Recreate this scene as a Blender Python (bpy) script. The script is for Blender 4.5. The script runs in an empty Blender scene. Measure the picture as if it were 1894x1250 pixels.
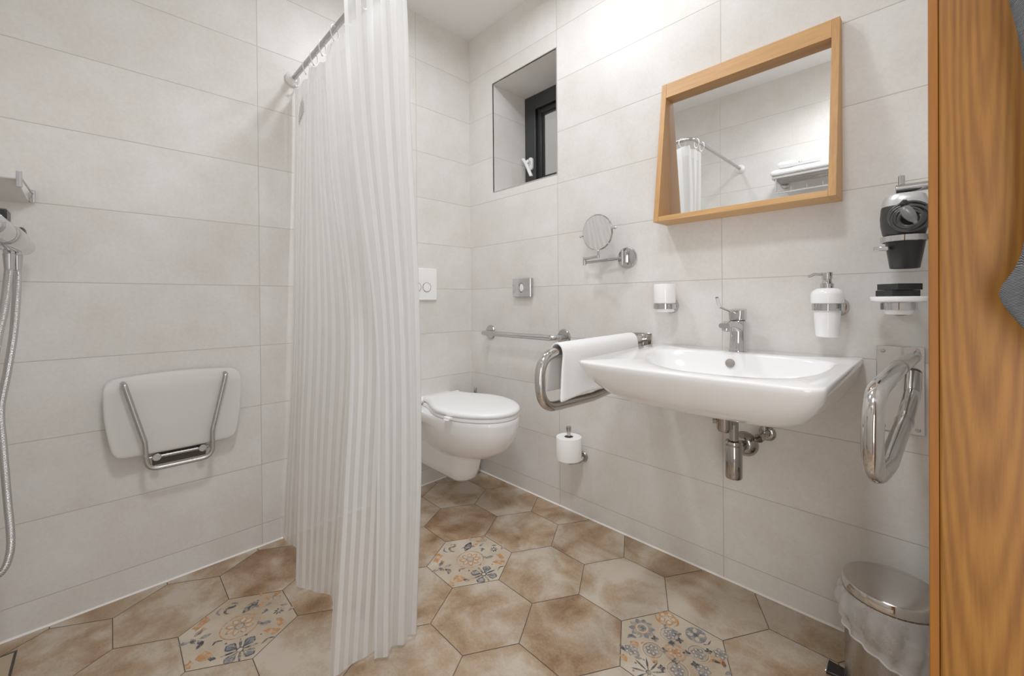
import bpy, bmesh, math, random
from mathutils import Vector, Matrix
from mathutils import noise as mnoise
random.seed(7)
PI = math.pi
col = bpy.context.scene.collection
scene = bpy.context.scene

# ------------------------------------------------------------------ materials
MATS = {}
def adj(c): return tuple(min(.9, .68*(v/.68)**1.3) for v in c[:3])
def nodes_of(name):
    m = bpy.data.materials.new(name); m.use_nodes = True
    nt = m.node_tree
    b = nt.nodes['Principled BSDF']
    MATS[name] = m
    return m, nt, b, nt.nodes.new, nt.links.new

def simple(name, c, rough=.5, metal=0., coat=0., spec=.5, sub=0., bump=0., bscale=300., var=0.):
    m, nt, b, N, L = nodes_of(name)
    if metal < .5: c = adj(c)
    b.inputs['Base Color'].default_value = (*c, 1)
    b.inputs['Roughness'].default_value = rough
    b.inputs['Metallic'].default_value = metal
    b.inputs['Coat Weight'].default_value = coat
    b.inputs['Coat Roughness'].default_value = .05
    b.inputs['Specular IOR Level'].default_value = spec
    if sub:
        b.inputs['Subsurface Weight'].default_value = sub
        b.inputs['Subsurface Radius'].default_value = (.01, .008, .006)
    tc = N('ShaderNodeTexCoord')
    no = N('ShaderNodeTexNoise'); no.inputs['Scale'].default_value = bscale; no.inputs['Detail'].default_value = 4
    L(tc.outputs['Object'], no.inputs['Vector'])
    if bump:
        bp = N('ShaderNodeBump'); bp.inputs['Strength'].default_value = bump; bp.inputs['Distance'].default_value = .002
        L(no.outputs['Fac'], bp.inputs['Height']); L(bp.outputs['Normal'], b.inputs['Normal'])
    if var:
        mr = N('ShaderNodeMapRange'); mr.inputs[3].default_value = rough - var; mr.inputs[4].default_value = rough + var
        L(no.outputs['Fac'], mr.inputs[0]); L(mr.outputs[0], b.inputs['Roughness'])
    return m

chrome = simple('chrome', (.51, .505, .50), .06, 1., var=.03, bscale=40)
steel = simple('polished_steel', (.53, .51, .49), .10, 1., var=.02, bscale=60)
satin = simple('satin_steel', (.43, .42, .405), .27, 1., var=.02, bscale=80)
dark_steel = simple('dark_steel', (.10, .085, .075), .5, .3)
ceramic = simple('white_ceramic', (.92, .92, .91), .10, 0, coat=.6, var=.03, bscale=8)
plastic = simple('white_plastic', (.92, .92, .92), .22, var=.04, bscale=20)
white_matt = simple('white_matt', (.82, .82, .81), .45)
frosted = simple('frosted_plastic', (.655, .64, .612), .42, spec=.3, sub=.3)
black_pl = simple('black_plastic', (.010, .010, .011), .40, spec=.35, var=.08, bscale=90)
grey_pl = simple('dark_grey_plastic', (.026, .027, .029), .42, spec=.4, bump=.1, bscale=500)
silver_pl = simple('silver_plastic', (.62, .63, .64), .32, .6)
soapbox = simple('dark_grey_card', (.026, .027, .027), .7, spec=.3, bump=.1, bscale=400)
paper = simple('white_paper', (.83, .82, .80), .9, bump=.35, bscale=160)
cardboard = simple('cardboard_tube', (.20, .18, .16), .9)
caulk = simple('white_caulk', (.80, .78, .74), .5)
ceil_paint = simple('ceiling_paint', (.76, .75, .73), .8, bump=.05, bscale=120)
win_dark = simple('anthracite_frame', (.026, .028, .031), .42, bump=.05, bscale=300)
gasket = simple('black_gasket', (.012, .012, .013), .5)
alu = simple('aluminium_edge', (.55, .54, .53), .3, 1.)
hole_dark = simple('dark_hole', (.05, .045, .04), .6)
mirror_m = simple('mirror_glass', (.92, .93, .93), .012, 1.)
hall_paint = simple('hall_paint', (.55, .53, .5), .8)

def oak(name, c_light, c_dark, axis='Z', scale=1., cathedral=False, rough=.45):
    m, nt, b, N, L = nodes_of(name)
    tc = N('ShaderNodeTexCoord'); mp = N('ShaderNodeMapping')
    st = {'X': (.06, 1, 1), 'Y': (1, .06, 1), 'Z': (1, 1, .06)}[axis]
    mp.inputs['Scale'].default_value = [v * scale for v in st]
    L(tc.outputs['Object'], mp.inputs['Vector'])
    n1 = N('ShaderNodeTexNoise'); n1.inputs['Scale'].default_value = 130; n1.inputs['Detail'].default_value = 6; n1.inputs['Roughness'].default_value = .65
    L(mp.outputs[0], n1.inputs['Vector'])
    n2 = N('ShaderNodeTexNoise'); n2.inputs['Scale'].default_value = 16; n2.inputs['Detail'].default_value = 3
    L(mp.outputs[0], n2.inputs['Vector'])
    mx = N('ShaderNodeMath'); mx.operation = 'ADD'
    k1 = N('ShaderNodeMath'); k1.operation = 'MULTIPLY'; k1.inputs[1].default_value = .55
    L(n1.outputs['Fac'], k1.inputs[0]); L(k1.outputs[0], mx.inputs[0])
    if cathedral:
        m2 = N('ShaderNodeMapping'); m2.inputs['Location'].default_value = (-.030, 0, -.085); m2.inputs['Scale'].default_value = (1, .3, .058)
        L(tc.outputs['Object'], m2.inputs['Vector'])
        nd = N('ShaderNodeTexNoise'); nd.inputs['Scale'].default_value = 12; nd.inputs['Detail'].default_value = 3
        L(m2.outputs[0], nd.inputs['Vector'])
        va = N('ShaderNodeVectorMath'); va.operation = 'MULTIPLY_ADD'; va.inputs[1].default_value = (.011, .011, .011)
        L(nd.outputs['Color'], va.inputs[0]); L(m2.outputs[0], va.inputs[2])
        w = N('ShaderNodeTexWave'); w.wave_type = 'RINGS'; w.rings_direction = 'SPHERICAL'; w.inputs['Scale'].default_value = 46
        w.inputs['Distortion'].default_value = 2.6; w.inputs['Detail'].default_value = 2; w.inputs['Detail Scale'].default_value = 2
        L(va.outputs[0], w.inputs['Vector'])
        src = w.outputs['Fac']
    else:
        src = n2.outputs['Fac']
    k2 = N('ShaderNodeMath'); k2.operation = 'MULTIPLY'; k2.inputs[1].default_value = .45
    L(src, k2.inputs[0])
    if cathedral:
        k2.inputs[1].default_value = .17; k1.inputs[1].default_value = .50
        k3 = N('ShaderNodeMath'); k3.operation = 'MULTIPLY_ADD'; k3.inputs[1].default_value = .33
        L(n2.outputs['Fac'], k3.inputs[0]); L(k2.outputs[0], k3.inputs[2]); L(k3.outputs[0], mx.inputs[1])
    else:
        L(k2.outputs[0], mx.inputs[1])
    b.inputs['Specular IOR Level'].default_value = .25
    cr = N('ShaderNodeValToRGB')
    cr.color_ramp.elements[0].position = .30; cr.color_ramp.elements[0].color = (*adj(c_dark), 1)
    cr.color_ramp.elements[1].position = .66; cr.color_ramp.elements[1].color = (*adj(c_light), 1)
    L(mx.outputs[0], cr.inputs['Fac']); L(cr.outputs['Color'], b.inputs['Base Color'])
    b.inputs['Roughness'].default_value = rough
    bp = N('ShaderNodeBump'); bp.inputs['Strength'].default_value = .12; bp.inputs['Distance'].default_value = .001
    L(n1.outputs['Fac'], bp.inputs['Height']); L(bp.outputs['Normal'], b.inputs['Normal'])
    return m
oak_x = oak('oak_along_width', (.62, .385, .175), (.48, .265, .10), 'X')
oak_z = oak('oak_upright', (.60, .36, .155), (.45, .24, .088), 'Z')
door_oak = oak('door_oak_face', (.355, .168, .034), (.205, .082, .012), 'Z', 1., True)
door_edge = oak('door_oak_edge', (.34, .140, .020), (.25, .092, .012), 'Z', 1.3)

def wall_tile(name):
    m, nt, b, N, L = nodes_of(name)
    uv = N('ShaderNodeUVMap'); sp = N('ShaderNodeSeparateXYZ'); L(uv.outputs['UV'], sp.inputs[0])
    def M(op, a, c=None):
        n = N('ShaderNodeMath'); n.operation = op
        for i, v in enumerate((a, c)):
            if v is None: continue
            if isinstance(v, (int, float)): n.inputs[i].default_value = v
            else: L(v, n.inputs[i])
        return n.outputs[0]
    def line(v, per):
        q = M('DIVIDE', v, per); f = M('FRACT', M('ADD', q, .5)); d = M('MULTIPLY', M('ABSOLUTE', M('SUBTRACT', f, .5)), per)
        return d, M('FLOOR', q)
    du, iu = line(sp.outputs[0], .7577); dv, iv = line(sp.outputs[1], .25)
    d = M('MINIMUM', du, dv)
    mr = N('ShaderNodeMapRange'); mr.interpolation_type = 'SMOOTHSTEP'
    mr.inputs[1].default_value = .0006; mr.inputs[2].default_value = .0019; mr.inputs[3].default_value = 1; mr.inputs[4].default_value = 0
    L(d, mr.inputs[0])
    cv = N('ShaderNodeCombineXYZ'); L(iu, cv.inputs[0]); L(iv, cv.inputs[1])
    wn = N('ShaderNodeTexWhiteNoise'); L(cv.outputs[0], wn.inputs['Vector'])
    tc = N('ShaderNodeTexCoord')
    va = N('ShaderNodeVectorMath'); va.operation = 'MULTIPLY_ADD'; va.inputs[1].default_value = (5, 5, 5)
    L(wn.outputs['Color'], va.inputs[0]); L(tc.outputs['Object'], va.inputs[2])
    n1 = N('ShaderNodeTexNoise'); n1.inputs['Scale'].default_value = 5; n1.inputs['Detail'].default_value = 7; n1.inputs['Roughness'].default_value = .62
    L(va.outputs[0], n1.inputs['Vector'])
    n2 = N('ShaderNodeTexNoise'); n2.inputs['Scale'].default_value = 90; n2.inputs['Detail'].default_value = 5; n2.inputs['Roughness'].default_value = .7
    L(va.outputs[0], n2.inputs['Vector'])
    s = M('ADD', M('MULTIPLY', n1.outputs['Fac'], .62), M('MULTIPLY', n2.outputs['Fac'], .38))
    cr = N('ShaderNodeValToRGB')
    e = cr.color_ramp.elements
    e[0].position = .36; e[0].color = (.640, .600, .545, 1)
    e[1].position = .64; e[1].color = (.745, .732, .706, 1)
    L(s, cr.inputs['Fac'])
    hb = N('ShaderNodeHueSaturation')
    L(M('ADD', M('MULTIPLY', wn.outputs['Value'], .05), .975), hb.inputs['Value']); L(cr.outputs[0], hb.inputs['Color'])
    mix = N('ShaderNodeMix'); mix.data_type = 'RGBA'
    L(mr.outputs[0], mix.inputs['Factor']); L(hb.outputs[0], mix.inputs[6]); mix.inputs[7].default_value = (.47, .43, .37, 1)
    L(mix.outputs[2], b.inputs['Base Color'])
    b.inputs['Roughness'].default_value = .38
    b.inputs['Specular IOR Level'].default_value = .35
    bp = N('ShaderNodeBump'); bp.inputs['Strength'].default_value = .5; bp.inputs['Distance'].default_value = .0012; bp.invert = True
    L(mr.outputs[0], bp.inputs['Height'])
    b2 = N('ShaderNodeBump'); b2.inputs['Strength'].default_value = .06; b2.inputs['Distance'].default_value = .001
    L(n2.outputs['Fac'], b2.inputs['Height']); L(bp.outputs['Normal'], b2.inputs['Normal'])
    L(b2.outputs['Normal'], b.inputs['Normal'])
    return m
walltile = wall_tile('beige_wall_tile')

def floor_mat(name, deco=False):
    m, nt, b, N, L = nodes_of(name)
    uv = N('ShaderNodeUVMap'); at = N('ShaderNodeAttribute'); at.attribute_name = 'tile'
    va = N('ShaderNodeVectorMath'); va.operation = 'MULTIPLY_ADD'; va.inputs[1].default_value = (9, 9, 9)
    L(at.outputs['Color'], va.inputs[0]); L(uv.outputs['UV'], va.inputs[2])
    n1 = N('ShaderNodeTexNoise'); n1.inputs['Scale'].default_value = 2.1; n1.inputs['Detail'].default_value = 5; n1.inputs['Roughness'].default_value = .55
    n1.inputs['Distortion'].default_value = .35
    L(va.outputs[0], n1.inputs['Vector'])
    n2 = N('ShaderNodeTexNoise'); n2.inputs['Scale'].default_value = 45; n2.inputs['Detail'].default_value = 6; n2.inputs['Roughness'].default_value = .7
    L(va.outputs[0], n2.inputs['Vector'])
    sp = N('ShaderNodeSeparateXYZ'); L(at.outputs['Color'], sp.inputs[0])
    def M(op, a, c):
        n = N('ShaderNodeMath'); n.operation = op
        for i, v in enumerate((a, c)):
            if isinstance(v, (int, float)): n.inputs[i].default_value = v
            else: L(v, n.inputs[i])
        return n.outputs[0]
    s = M('ADD', M('ADD', M('MULTIPLY', n1.outputs['Fac'], .80), M('MULTIPLY', n2.outputs['Fac'], .20)), M('MULTIPLY', M('SUBTRACT', sp.outputs[2], .5), .10))
    cr = N('ShaderNodeValToRGB'); e = cr.color_ramp.elements
    if deco:
        e[0].position = .35; e[0].color = (*adj((.42, .325, .225)), 1); e[1].position = .62; e[1].color = (*adj((.56, .495, .40)), 1)
    else:
        e[0].position = .33; e[0].color = (*adj((.235, .128, .058)), 1)
        e[1].position = .60; e[1].color = (*adj((.505, .44, .36)), 1)
        x = e.new(.46); x.color = (*adj((.385, .28, .18)), 1)
    L(s, cr.inputs['Fac']); L(cr.outputs[0], b.inputs['Base Color'])
    b.inputs['Roughness'].default_value = .42
    bp = N('ShaderNodeBump'); bp.inputs['Strength'].default_value = .08; bp.inputs['Distance'].default_value = .001
    L(n2.outputs['Fac'], bp.inputs['Height']); L(bp.outputs['Normal'], b.inputs['Normal'])
    return m
floor_tile = floor_mat('terracotta_hexagon_tile')
deco_tile = floor_mat('patterned_hexagon_tile', True)
def ink(name, c, worn=(.52, .44, .34)):
    m, nt, b, N, L = nodes_of(name)
    tc = N('ShaderNodeTexCoord'); n = N('ShaderNodeTexNoise'); n.inputs['Scale'].default_value = 55; n.inputs['Detail'].default_value = 5; n.inputs['Roughness'].default_value = .75
    L(tc.outputs['Object'], n.inputs['Vector'])
    cr = N('ShaderNodeValToRGB'); e = cr.color_ramp.elements
    e[0].position = .46; e[0].color = (*adj(c), 1); e[1].position = .68; e[1].color = (*adj(worn), 1)
    L(n.outputs['Fac'], cr.inputs['Fac']); L(cr.outputs[0], b.inputs['Base Color']); b.inputs['Roughness'].default_value = .45
    return m
ink_o = ink('ochre_glaze', (.47, .24, .085)); ink_b = ink('dark_blue_glaze', (.070, .076, .090)); ink_g = ink('grey_blue_glaze', (.20, .21, .23)); ink_c = ink('cream_glaze', (.56, .48, .38))
grout_f = simple('floor_grout', (.13, .105, .08), .8)

def curtain_mat():
    m, nt, b, N, L = nodes_of('striped_shower_fabric')
    out = nt.nodes['Material Output']
    uv = N('ShaderNodeUVMap'); sp = N('ShaderNodeSeparateXYZ'); L(uv.outputs['UV'], sp.inputs[0])
    def M(op, a, c=None):
        n = N('ShaderNodeMath'); n.operation = op
        for i, v in enumerate((a, c)):
            if v is None: continue
            if isinstance(v, (int, float)): n.inputs[i].default_value = v
            else: L(v, n.inputs[i])
        return n.outputs[0]
    f = M('FRACT', sp.outputs[0])
    tri = M('ABSOLUTE', M('SUBTRACT', f, .5))
    mr = N('ShaderNodeMapRange'); mr.interpolation_type = 'SMOOTHSTEP'; mr.inputs[1].default_value = .235; mr.inputs[2].default_value = .275
    L(tri, mr.inputs[0])                      # 1 = opaque satin stripe, 0 = sheer stripe
    hem = N('ShaderNodeMapRange'); hem.inputs[1].default_value = 1.880; hem.inputs[2].default_value = 1.884
    L(sp.outputs[1], hem.inputs[0])
    stripe = M('MAXIMUM', mr.outputs[0], M('MULTIPLY', hem.outputs[0], .45))
    mix = N('ShaderNodeMix'); mix.data_type = 'RGBA'
    mix.inputs[6].default_value = (.84, .835, .825, 1); mix.inputs[7].default_value = (.94, .94, .935, 1)
    L(stripe, mix.inputs['Factor'])
    di = N('ShaderNodeBsdfPrincipled'); di.inputs['Roughness'].default_value = .55; di.inputs['Sheen Weight'].default_value = .15
    L(mix.outputs[2], di.inputs['Base Color'])
    tr = N('ShaderNodeBsdfTranslucent'); L(mix.outputs[2], tr.inputs['Color'])
    ms = N('ShaderNodeMixShader'); ms.inputs[0].default_value = .52
    L(di.outputs[0], ms.inputs[1]); L(tr.outputs[0], ms.inputs[2])
    tp = N('ShaderNodeBsdfTransparent'); tp.inputs[0].default_value = (.96, .955, .95, 1)
    m2 = N('ShaderNodeMixShader')
    L(M('SUBTRACT', .30, M('MULTIPLY', stripe, .25)), m2.inputs[0])
    L(ms.outputs[0], m2.inputs[1]); L(tp.outputs[0], m2.inputs[2])
    L(m2.outputs[0], out.inputs['Surface'])
    wv = N('ShaderNodeTexNoise'); wv.inputs['Scale'].default_value = 90; L(uv.outputs['UV'], wv.inputs['Vector'])
    bp = N('ShaderNodeBump'); bp.inputs['Strength'].default_value = .05; bp.inputs['Distance'].default_value = .002; L(wv.outputs['Fac'], bp.inputs['Height'])
    L(bp.outputs['Normal'], di.inputs['Normal'])
    return m
curtain_m = curtain_mat()

def terry(name, c):
    m, nt, b, N, L = nodes_of(name)
    b.inputs['Base Color'].default_value = (*c, 1); b.inputs['Roughness'].default_value = .95; b.inputs['Sheen Weight'].default_value = .35
    tc = N('ShaderNodeTexCoord'); n = N('ShaderNodeTexNoise'); n.inputs['Scale'].default_value = 420; n.inputs['Detail'].default_value = 3
    L(tc.outputs['Object'], n.inputs['Vector'])
    n2 = N('ShaderNodeTexNoise'); n2.inputs['Scale'].default_value = 60; L(tc.outputs['Object'], n2.inputs['Vector'])
    ad = N('ShaderNodeMath'); ad.operation = 'ADD'; L(n.outputs['Fac'], ad.inputs[0]); L(n2.outputs['Fac'], ad.inputs[1])
    bp = N('ShaderNodeBump'); bp.inputs['Strength'].default_value = .5; bp.inputs['Distance'].default_value = .0025
    L(ad.outputs[0], bp.inputs['Height']); L(bp.outputs['Normal'], b.inputs['Normal'])
    return m
terry_w = terry('white_terry', (.86, .86, .85))

def ribbed():
    m, nt, b, N, L = nodes_of('grey_ribbed_towelling')
    uv = N('ShaderNodeUVMap'); w = N('ShaderNodeTexWave'); w.bands_direction = 'Y'; w.inputs['Scale'].default_value = 42; w.inputs['Distortion'].default_value = 1.2
    w.inputs['Detail'].default_value = 3; w.inputs['Detail Scale'].default_value = 4
    L(uv.outputs['UV'], w.inputs['Vector'])
    cr = N('ShaderNodeValToRGB'); cr.color_ramp.elements[0].color = (.010, .011, .013, 1); cr.color_ramp.elements[1].color = (.16, .165, .175, 1)
    L(w.outputs['Fac'], cr.inputs['Fac']); L(cr.outputs[0], b.inputs['Base Color']); b.inputs['Roughness'].default_value = .95
    bp = N('ShaderNodeBump'); bp.inputs['Strength'].default_value = .8; bp.inputs['Distance'].default_value = .003
    L(w.outputs['Fac'], bp.inputs['Height']); L(bp.outputs['Normal'], b.inputs['Normal'])
    return m
ribbed_m = ribbed()

def bag_mat():
    m, nt, b, N, L = nodes_of('thin_plastic_film')
    out = nt.nodes['Material Output']
    b.inputs['Base Color'].default_value = (.9, .9, .9, 1); b.inputs['Roughness'].default_value = .3
    tp = N('ShaderNodeBsdfTransparent'); ms = N('ShaderNodeMixShader')
    tc = N('ShaderNodeTexCoord'); n = N('ShaderNodeTexNoise'); n.inputs['Scale'].default_value = 9; n.inputs['Detail'].default_value = 4; n.inputs['Distortion'].default_value = 1.2
    L(tc.outputs['Object'], n.inputs['Vector'])
    mr = N('ShaderNodeMapRange'); mr.inputs[1].default_value = .35; mr.inputs[2].default_value = .72; mr.inputs[3].default_value = .22; mr.inputs[4].default_value = .50
    L(n.outputs['Fac'], mr.inputs[0])
    L(mr.outputs[0], ms.inputs[0]); L(tp.outputs[0], ms.inputs[1]); L(b.outputs[0], ms.inputs[2]); L(ms.outputs[0], out.inputs['Surface'])
    return m
bag_m = bag_mat()

def glass_pane_mat():
    m, nt, b, N, L = nodes_of('window_glass')
    b.inputs['Base Color'].default_value = (.9, .92, .93, 1); b.inputs['Roughness'].default_value = .02
    b.inputs['Transmission Weight'].default_value = 1.; b.inputs['IOR'].default_value = 1.5
    return m
glass_m = glass_pane_mat()
def hose_mat():
    m, nt, b, N, L = nodes_of('ribbed_chrome_hose')
    b.inputs['Base Color'].default_value = (.62, .61, .60, 1); b.inputs['Metallic'].default_value = 1; b.inputs['Roughness'].default_value = .22
    uv = N('ShaderNodeUVMap'); w = N('ShaderNodeTexWave'); w.bands_direction = 'Y'; w.inputs['Scale'].default_value = 80
    L(uv.outputs['UV'], w.inputs['Vector'])
    bp = N('ShaderNodeBump'); bp.inputs['Strength'].default_value = 1.; bp.inputs['Distance'].default_value = .0012
    L(w.outputs['Fac'], bp.inputs['Height']); L(bp.outputs['Normal'], b.inputs['Normal'])
    return m
hose_m = hose_mat()
def lamp_mat(name, s):
    m, nt, b, N, L = nodes_of(name)
    b.inputs['Emission Color'].default_value = (1, .96, .9, 1); b.inputs['Emission Strength'].default_value = s
    return m
lamp_m = lamp_mat('lamp_diffuser', 6.)

# ------------------------------------------------------------------ mesh helpers
def floor_z(y): return .010 * y
def root_loc(o):
    v = Vector((0, 0, 0))
    while o is not None:
        v += o.location; o = o.parent
    return v
def obj(name, bm, mats, parent=None, smooth=True, bevel=0., seg=2, sub=0, label=None, auto=None, keep=False):
    """links the bmesh (world coordinates) as ONE mesh object"""
    if not keep: bmesh.ops.recalc_face_normals(bm, faces=bm.faces[:])
    off = root_loc(parent) if parent else Vector((0, 0, 0))
    me = bpy.data.meshes.new(name)
    for f in bm.faces: f.smooth = smooth
    bmesh.ops.translate(bm, verts=bm.verts[:], vec=-off)
    bm.to_mesh(me); bm.free()
    for m in (mats if isinstance(mats, (list, tuple)) else [mats]): me.materials.append(m)
    o = bpy.data.objects.new(name, me); col.objects.link(o)
    if parent: o.parent = parent
    if bevel:
        md = o.modifiers.new('bevel', 'BEVEL'); md.width = bevel; md.segments = seg; md.limit_method = 'ANGLE'; md.angle_limit = math.radians(35)
        md.harden_normals = False
    if sub:
        md = o.modifiers.new('sub', 'SUBSURF'); md.levels = sub; md.render_levels = sub
    if auto is not None or bevel:
        try: me.set_sharp_from_angle(angle=math.radians(auto if auto else 40))
        except Exception: pass
    if label: o['label'] = label
    return o
def tag(o, label=None, cat=None, group=None, kind=None):
    if label: o['label'] = label
    if cat: o['category'] = cat
    if group: o['group'] = group
    if kind: o['kind'] = kind
    return o
def thing(name, label, cat, loc, group=None):
    o = bpy.data.objects.new(name, None); col.objects.link(o); o.empty_display_size = .05
    o.location = loc
    return tag(o, label, cat, group)
def B(): return bmesh.new()
def box(bm, x0, x1, y0, y1, z0, z1, mi=0):
    v = [bm.verts.new(p) for p in ((x0,y0,z0),(x1,y0,z0),(x1,y1,z0),(x0,y1,z0),(x0,y0,z1),(x1,y0,z1),(x1,y1,z1),(x0,y1,z1))]
    for q in ((3,2,1,0),(4,5,6,7),(0,1,5,4),(1,2,6,5),(2,3,7,6),(3,0,4,7)):
        f = bm.faces.new([v[i] for i in q]); f.material_index = mi
    return bm
def hexa(bm, pts):
    """box from 8 points: bottom ring of four, top ring of four"""
    v = [bm.verts.new(p) for p in pts]
    for q in ((3,2,1,0),(4,5,6,7),(0,1,5,4),(1,2,6,5),(2,3,7,6),(3,0,4,7)): bm.faces.new([v[i] for i in q])
    return bm
def loft(bm, rings, cap0=True, cap1=True, closed=True, mi=0):
    R = [[bm.verts.new(p) for p in r] for r in rings]
    n = len(R[0])
    for a, b in zip(R, R[1:]):
        for i in range(n if closed else n - 1):
            j = (i + 1) % n
            f = bm.faces.new((a[i], a[j], b[j], b[i])); f.material_index = mi
    if cap0: bm.faces.new(R[0][::-1]).material_index = mi
    if cap1: bm.faces.new(R[-1]).material_index = mi
    return R
def frame(d):
    d = Vector(d).normalized()
    a = Vector((0, 0, 1)) if abs(d.z) < .9 else Vector((1, 0, 0))
    u = d.cross(a).normalized(); v = d.cross(u).normalized()
    return u, v
def lathe(bm, prof, c=(0,0,0), ax=(0,0,1), n=40, cap0=True, cap1=True, mi=0):
    ax = Vector(ax).normalized(); c = Vector(c); u, v = frame(ax)
    rings = []
    for r, h in prof:
        r = max(r, 1e-5)
        rings.append([c + ax*h + u*(r*math.cos(2*PI*i/n)) + v*(r*math.sin(2*PI*i/n)) for i in range(n)])
    return loft(bm, rings, cap0, cap1, mi=mi)
def cyl(bm, p0, p1, r, n=28, ch=0.):
    p0 = Vector(p0); p1 = Vector(p1); L_ = (p1-p0).length
    prof = [(r, 0), (r, L_)] if not ch else [(r-ch, 0), (r, ch), (r, L_-ch), (r-ch, L_)]
    lathe(bm, prof, p0, p1-p0, n)
    return bm
def fillet(pts, rad, n=8):
    pts = [Vector(p) for p in pts]; out = [pts[0]]
    for i in range(1, len(pts)-1):
        a, p, b = pts[i-1], pts[i], pts[i+1]
        r = rad[i] if isinstance(rad, dict) and i in rad else (rad if not isinstance(rad, dict) else 0)
        if not r: out.append(p); continue
        d1 = (a-p).normalized(); d2 = (b-p).normalized()
        ang = d1.angle(d2)
        t = min(r / math.tan(ang/2), (a-p).length*.49, (b-p).length*.49)
        s, e = p + d1*t, p + d2*t
        for k in range(n+1):
            q = k/n
            out.append((1-q)**2*s + 2*q*(1-q)*p + q*q*e)
    out.append(pts[-1])
    return out
def tube(bm, pts, r, n=20, cap=True, closed=False, uv=False, mi=0):
    pts = [Vector(p) for p in pts]
    m = len(pts); rr = r if isinstance(r, (list, tuple)) else [r]*m
    T = []
    for i in range(m):
        a = pts[i-1] if (i > 0 or closed) else pts[i]; b = pts[(i+1) % m] if (i < m-1 or closed) else pts[i]
        T.append((b-a).normalized())
    u, v = frame(T[0]); rings = []
    for i in range(m):
        if i:
            q = T[i-1].rotation_difference(T[i]); u = q @ u
        u = (u - T[i]*u.dot(T[i])).normalized(); v = T[i].cross(u)
        rings.append([pts[i] + u*(rr[i]*math.cos(2*PI*k/n)) + v*(rr[i]*math.sin(2*PI*k/n)) for k in range(n)])
    if closed: rings.append(rings[0])
    R = loft(bm, rings, cap and not closed, cap and not closed, mi=mi)
    if closed: bmesh.ops.remove_doubles(bm, verts=bm.verts[:], dist=1e-6)
    if uv:
        lay = bm.loops.layers.uv.verify(); L_ = [0.]
        for i in range(1, m): L_.append(L_[-1] + (pts[i]-pts[i-1]).length)
        idx = {}
        for i, ring in enumerate(R):
            for k, vv in enumerate(ring): idx[vv] = (k/n, L_[i])
        for f in bm.faces:
            for l in f.loops: l[lay].uv = idx.get(l.vert, (0, 0))
    return bm
def catmull(P_, n):
    P_ = [Vector(p) for p in P_]; out = []
    for i in range(len(P_)-1):
        p0 = P_[max(i-1, 0)]; p1 = P_[i]; p2 = P_[i+1]; p3 = P_[min(i+2, len(P_)-1)]
        for k in range(n):
            t = k/n
            out.append(.5*((2*p1) + (p2-p0)*t + (2*p0-5*p1+4*p2-p3)*t*t + (3*p1-p0-3*p2+p3)*t**3))
    out.append(P_[-1]); return out
def rrect(x0, x1, y0, y1, z, r, n=6):
    out = []
    for cx, cy, a in ((x1-r, y1-r, 0), (x0+r, y1-r, PI/2), (x0+r, y0+r, PI), (x1-r, y0+r, 1.5*PI)):
        for k in range(n+1):
            t = a + PI/2*k/n; out.append(Vector((cx + r*math.cos(t), cy + r*math.sin(t), z)))
    return out
def merge(bm): bmesh.ops.remove_doubles(bm, verts=bm.verts[:], dist=1e-5)

# ------------------------------------------------------------------ room shell
XR, YB, ZC = 2.005, -1.875, 2.578
def uv_faces(bm, fn):
    bmesh.ops.recalc_face_normals(bm, faces=bm.faces[:])
    lay = bm.loops.layers.uv.verify()
    for f in bm.faces:
        for l in f.loops: l[lay].uv = fn(f, l.vert.co)
ZL = 1.079
bm = B(); box(bm, -.12, 0, YB-.12, .02, -.05, ZC)
uv_faces(bm, lambda f, c: (c.y + 1.127, c.z - ZL) if abs(f.normal.x) > .5 else (.3, .1))
tag(obj('wall_left', bm, walltile, smooth=False), 'beige tiled wall with the folding shower seat and the toilet', kind='structure')
# wall with the window opening
WX0, WX1, WZ0, WZ1, WT = .2135, .679, 1.6285, 2.241, .33
bm = B()
for x0, x1, z0, z1 in ((0, WX0, -.05, ZC), (WX1, XR, -.05, ZC), (WX0, WX1, -.05, WZ0), (WX0, WX1, WZ1, ZC)): box(bm, x0, x1, 0, WT, z0, z1)
bmesh.ops.recalc_face_normals(bm, faces=bm.faces[:])
def uvf(f, c):
    if abs(f.normal.y) > .5: return (c.x - .6835, c.z - ZL)
    if abs(f.normal.x) > .5: return (.3, c.z - ZL)
    return (.3, .1)
uv_faces(bm, uvf)
tag(obj('wall_front', bm, walltile, smooth=False), 'beige tiled wall with basin, mirror and small window', kind='structure')
bm = B(); box(bm, -.12, XR+.12, YB-.12, YB, -.05, ZC)
uv_faces(bm, lambda f, c: (c.x - .79, c.z - ZL) if abs(f.normal.y) > .5 else (.3, .1))
tag(obj('wall_rear', bm, walltile, smooth=False), 'beige tiled wall seen only in the mirror', kind='structure')
DY0, DY1, DZ = -.80, -1.80, 2.10
bm = B()
box(bm, XR, XR+.12, DY0, WT, -.05, ZC); box(bm, XR, XR+.12, YB-.12, DY1, -.05, ZC); box(bm, XR, XR+.12, DY1, DY0, DZ, ZC)
uv_faces(bm, lambda f, c: (c.y + .4, c.z - ZL) if abs(f.normal.x) > .5 else (.3, .1))
tag(obj('wall_right', bm, walltile, smooth=False), 'wall with the doorway on the right', kind='structure')
bm = B(); box(bm, -.12, XR+.12, YB-.12, WT, ZC, ZC+.1)
tag(obj('ceiling', bm, ceil_paint, smooth=False), 'plain pale grey ceiling', kind='structure')

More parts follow.
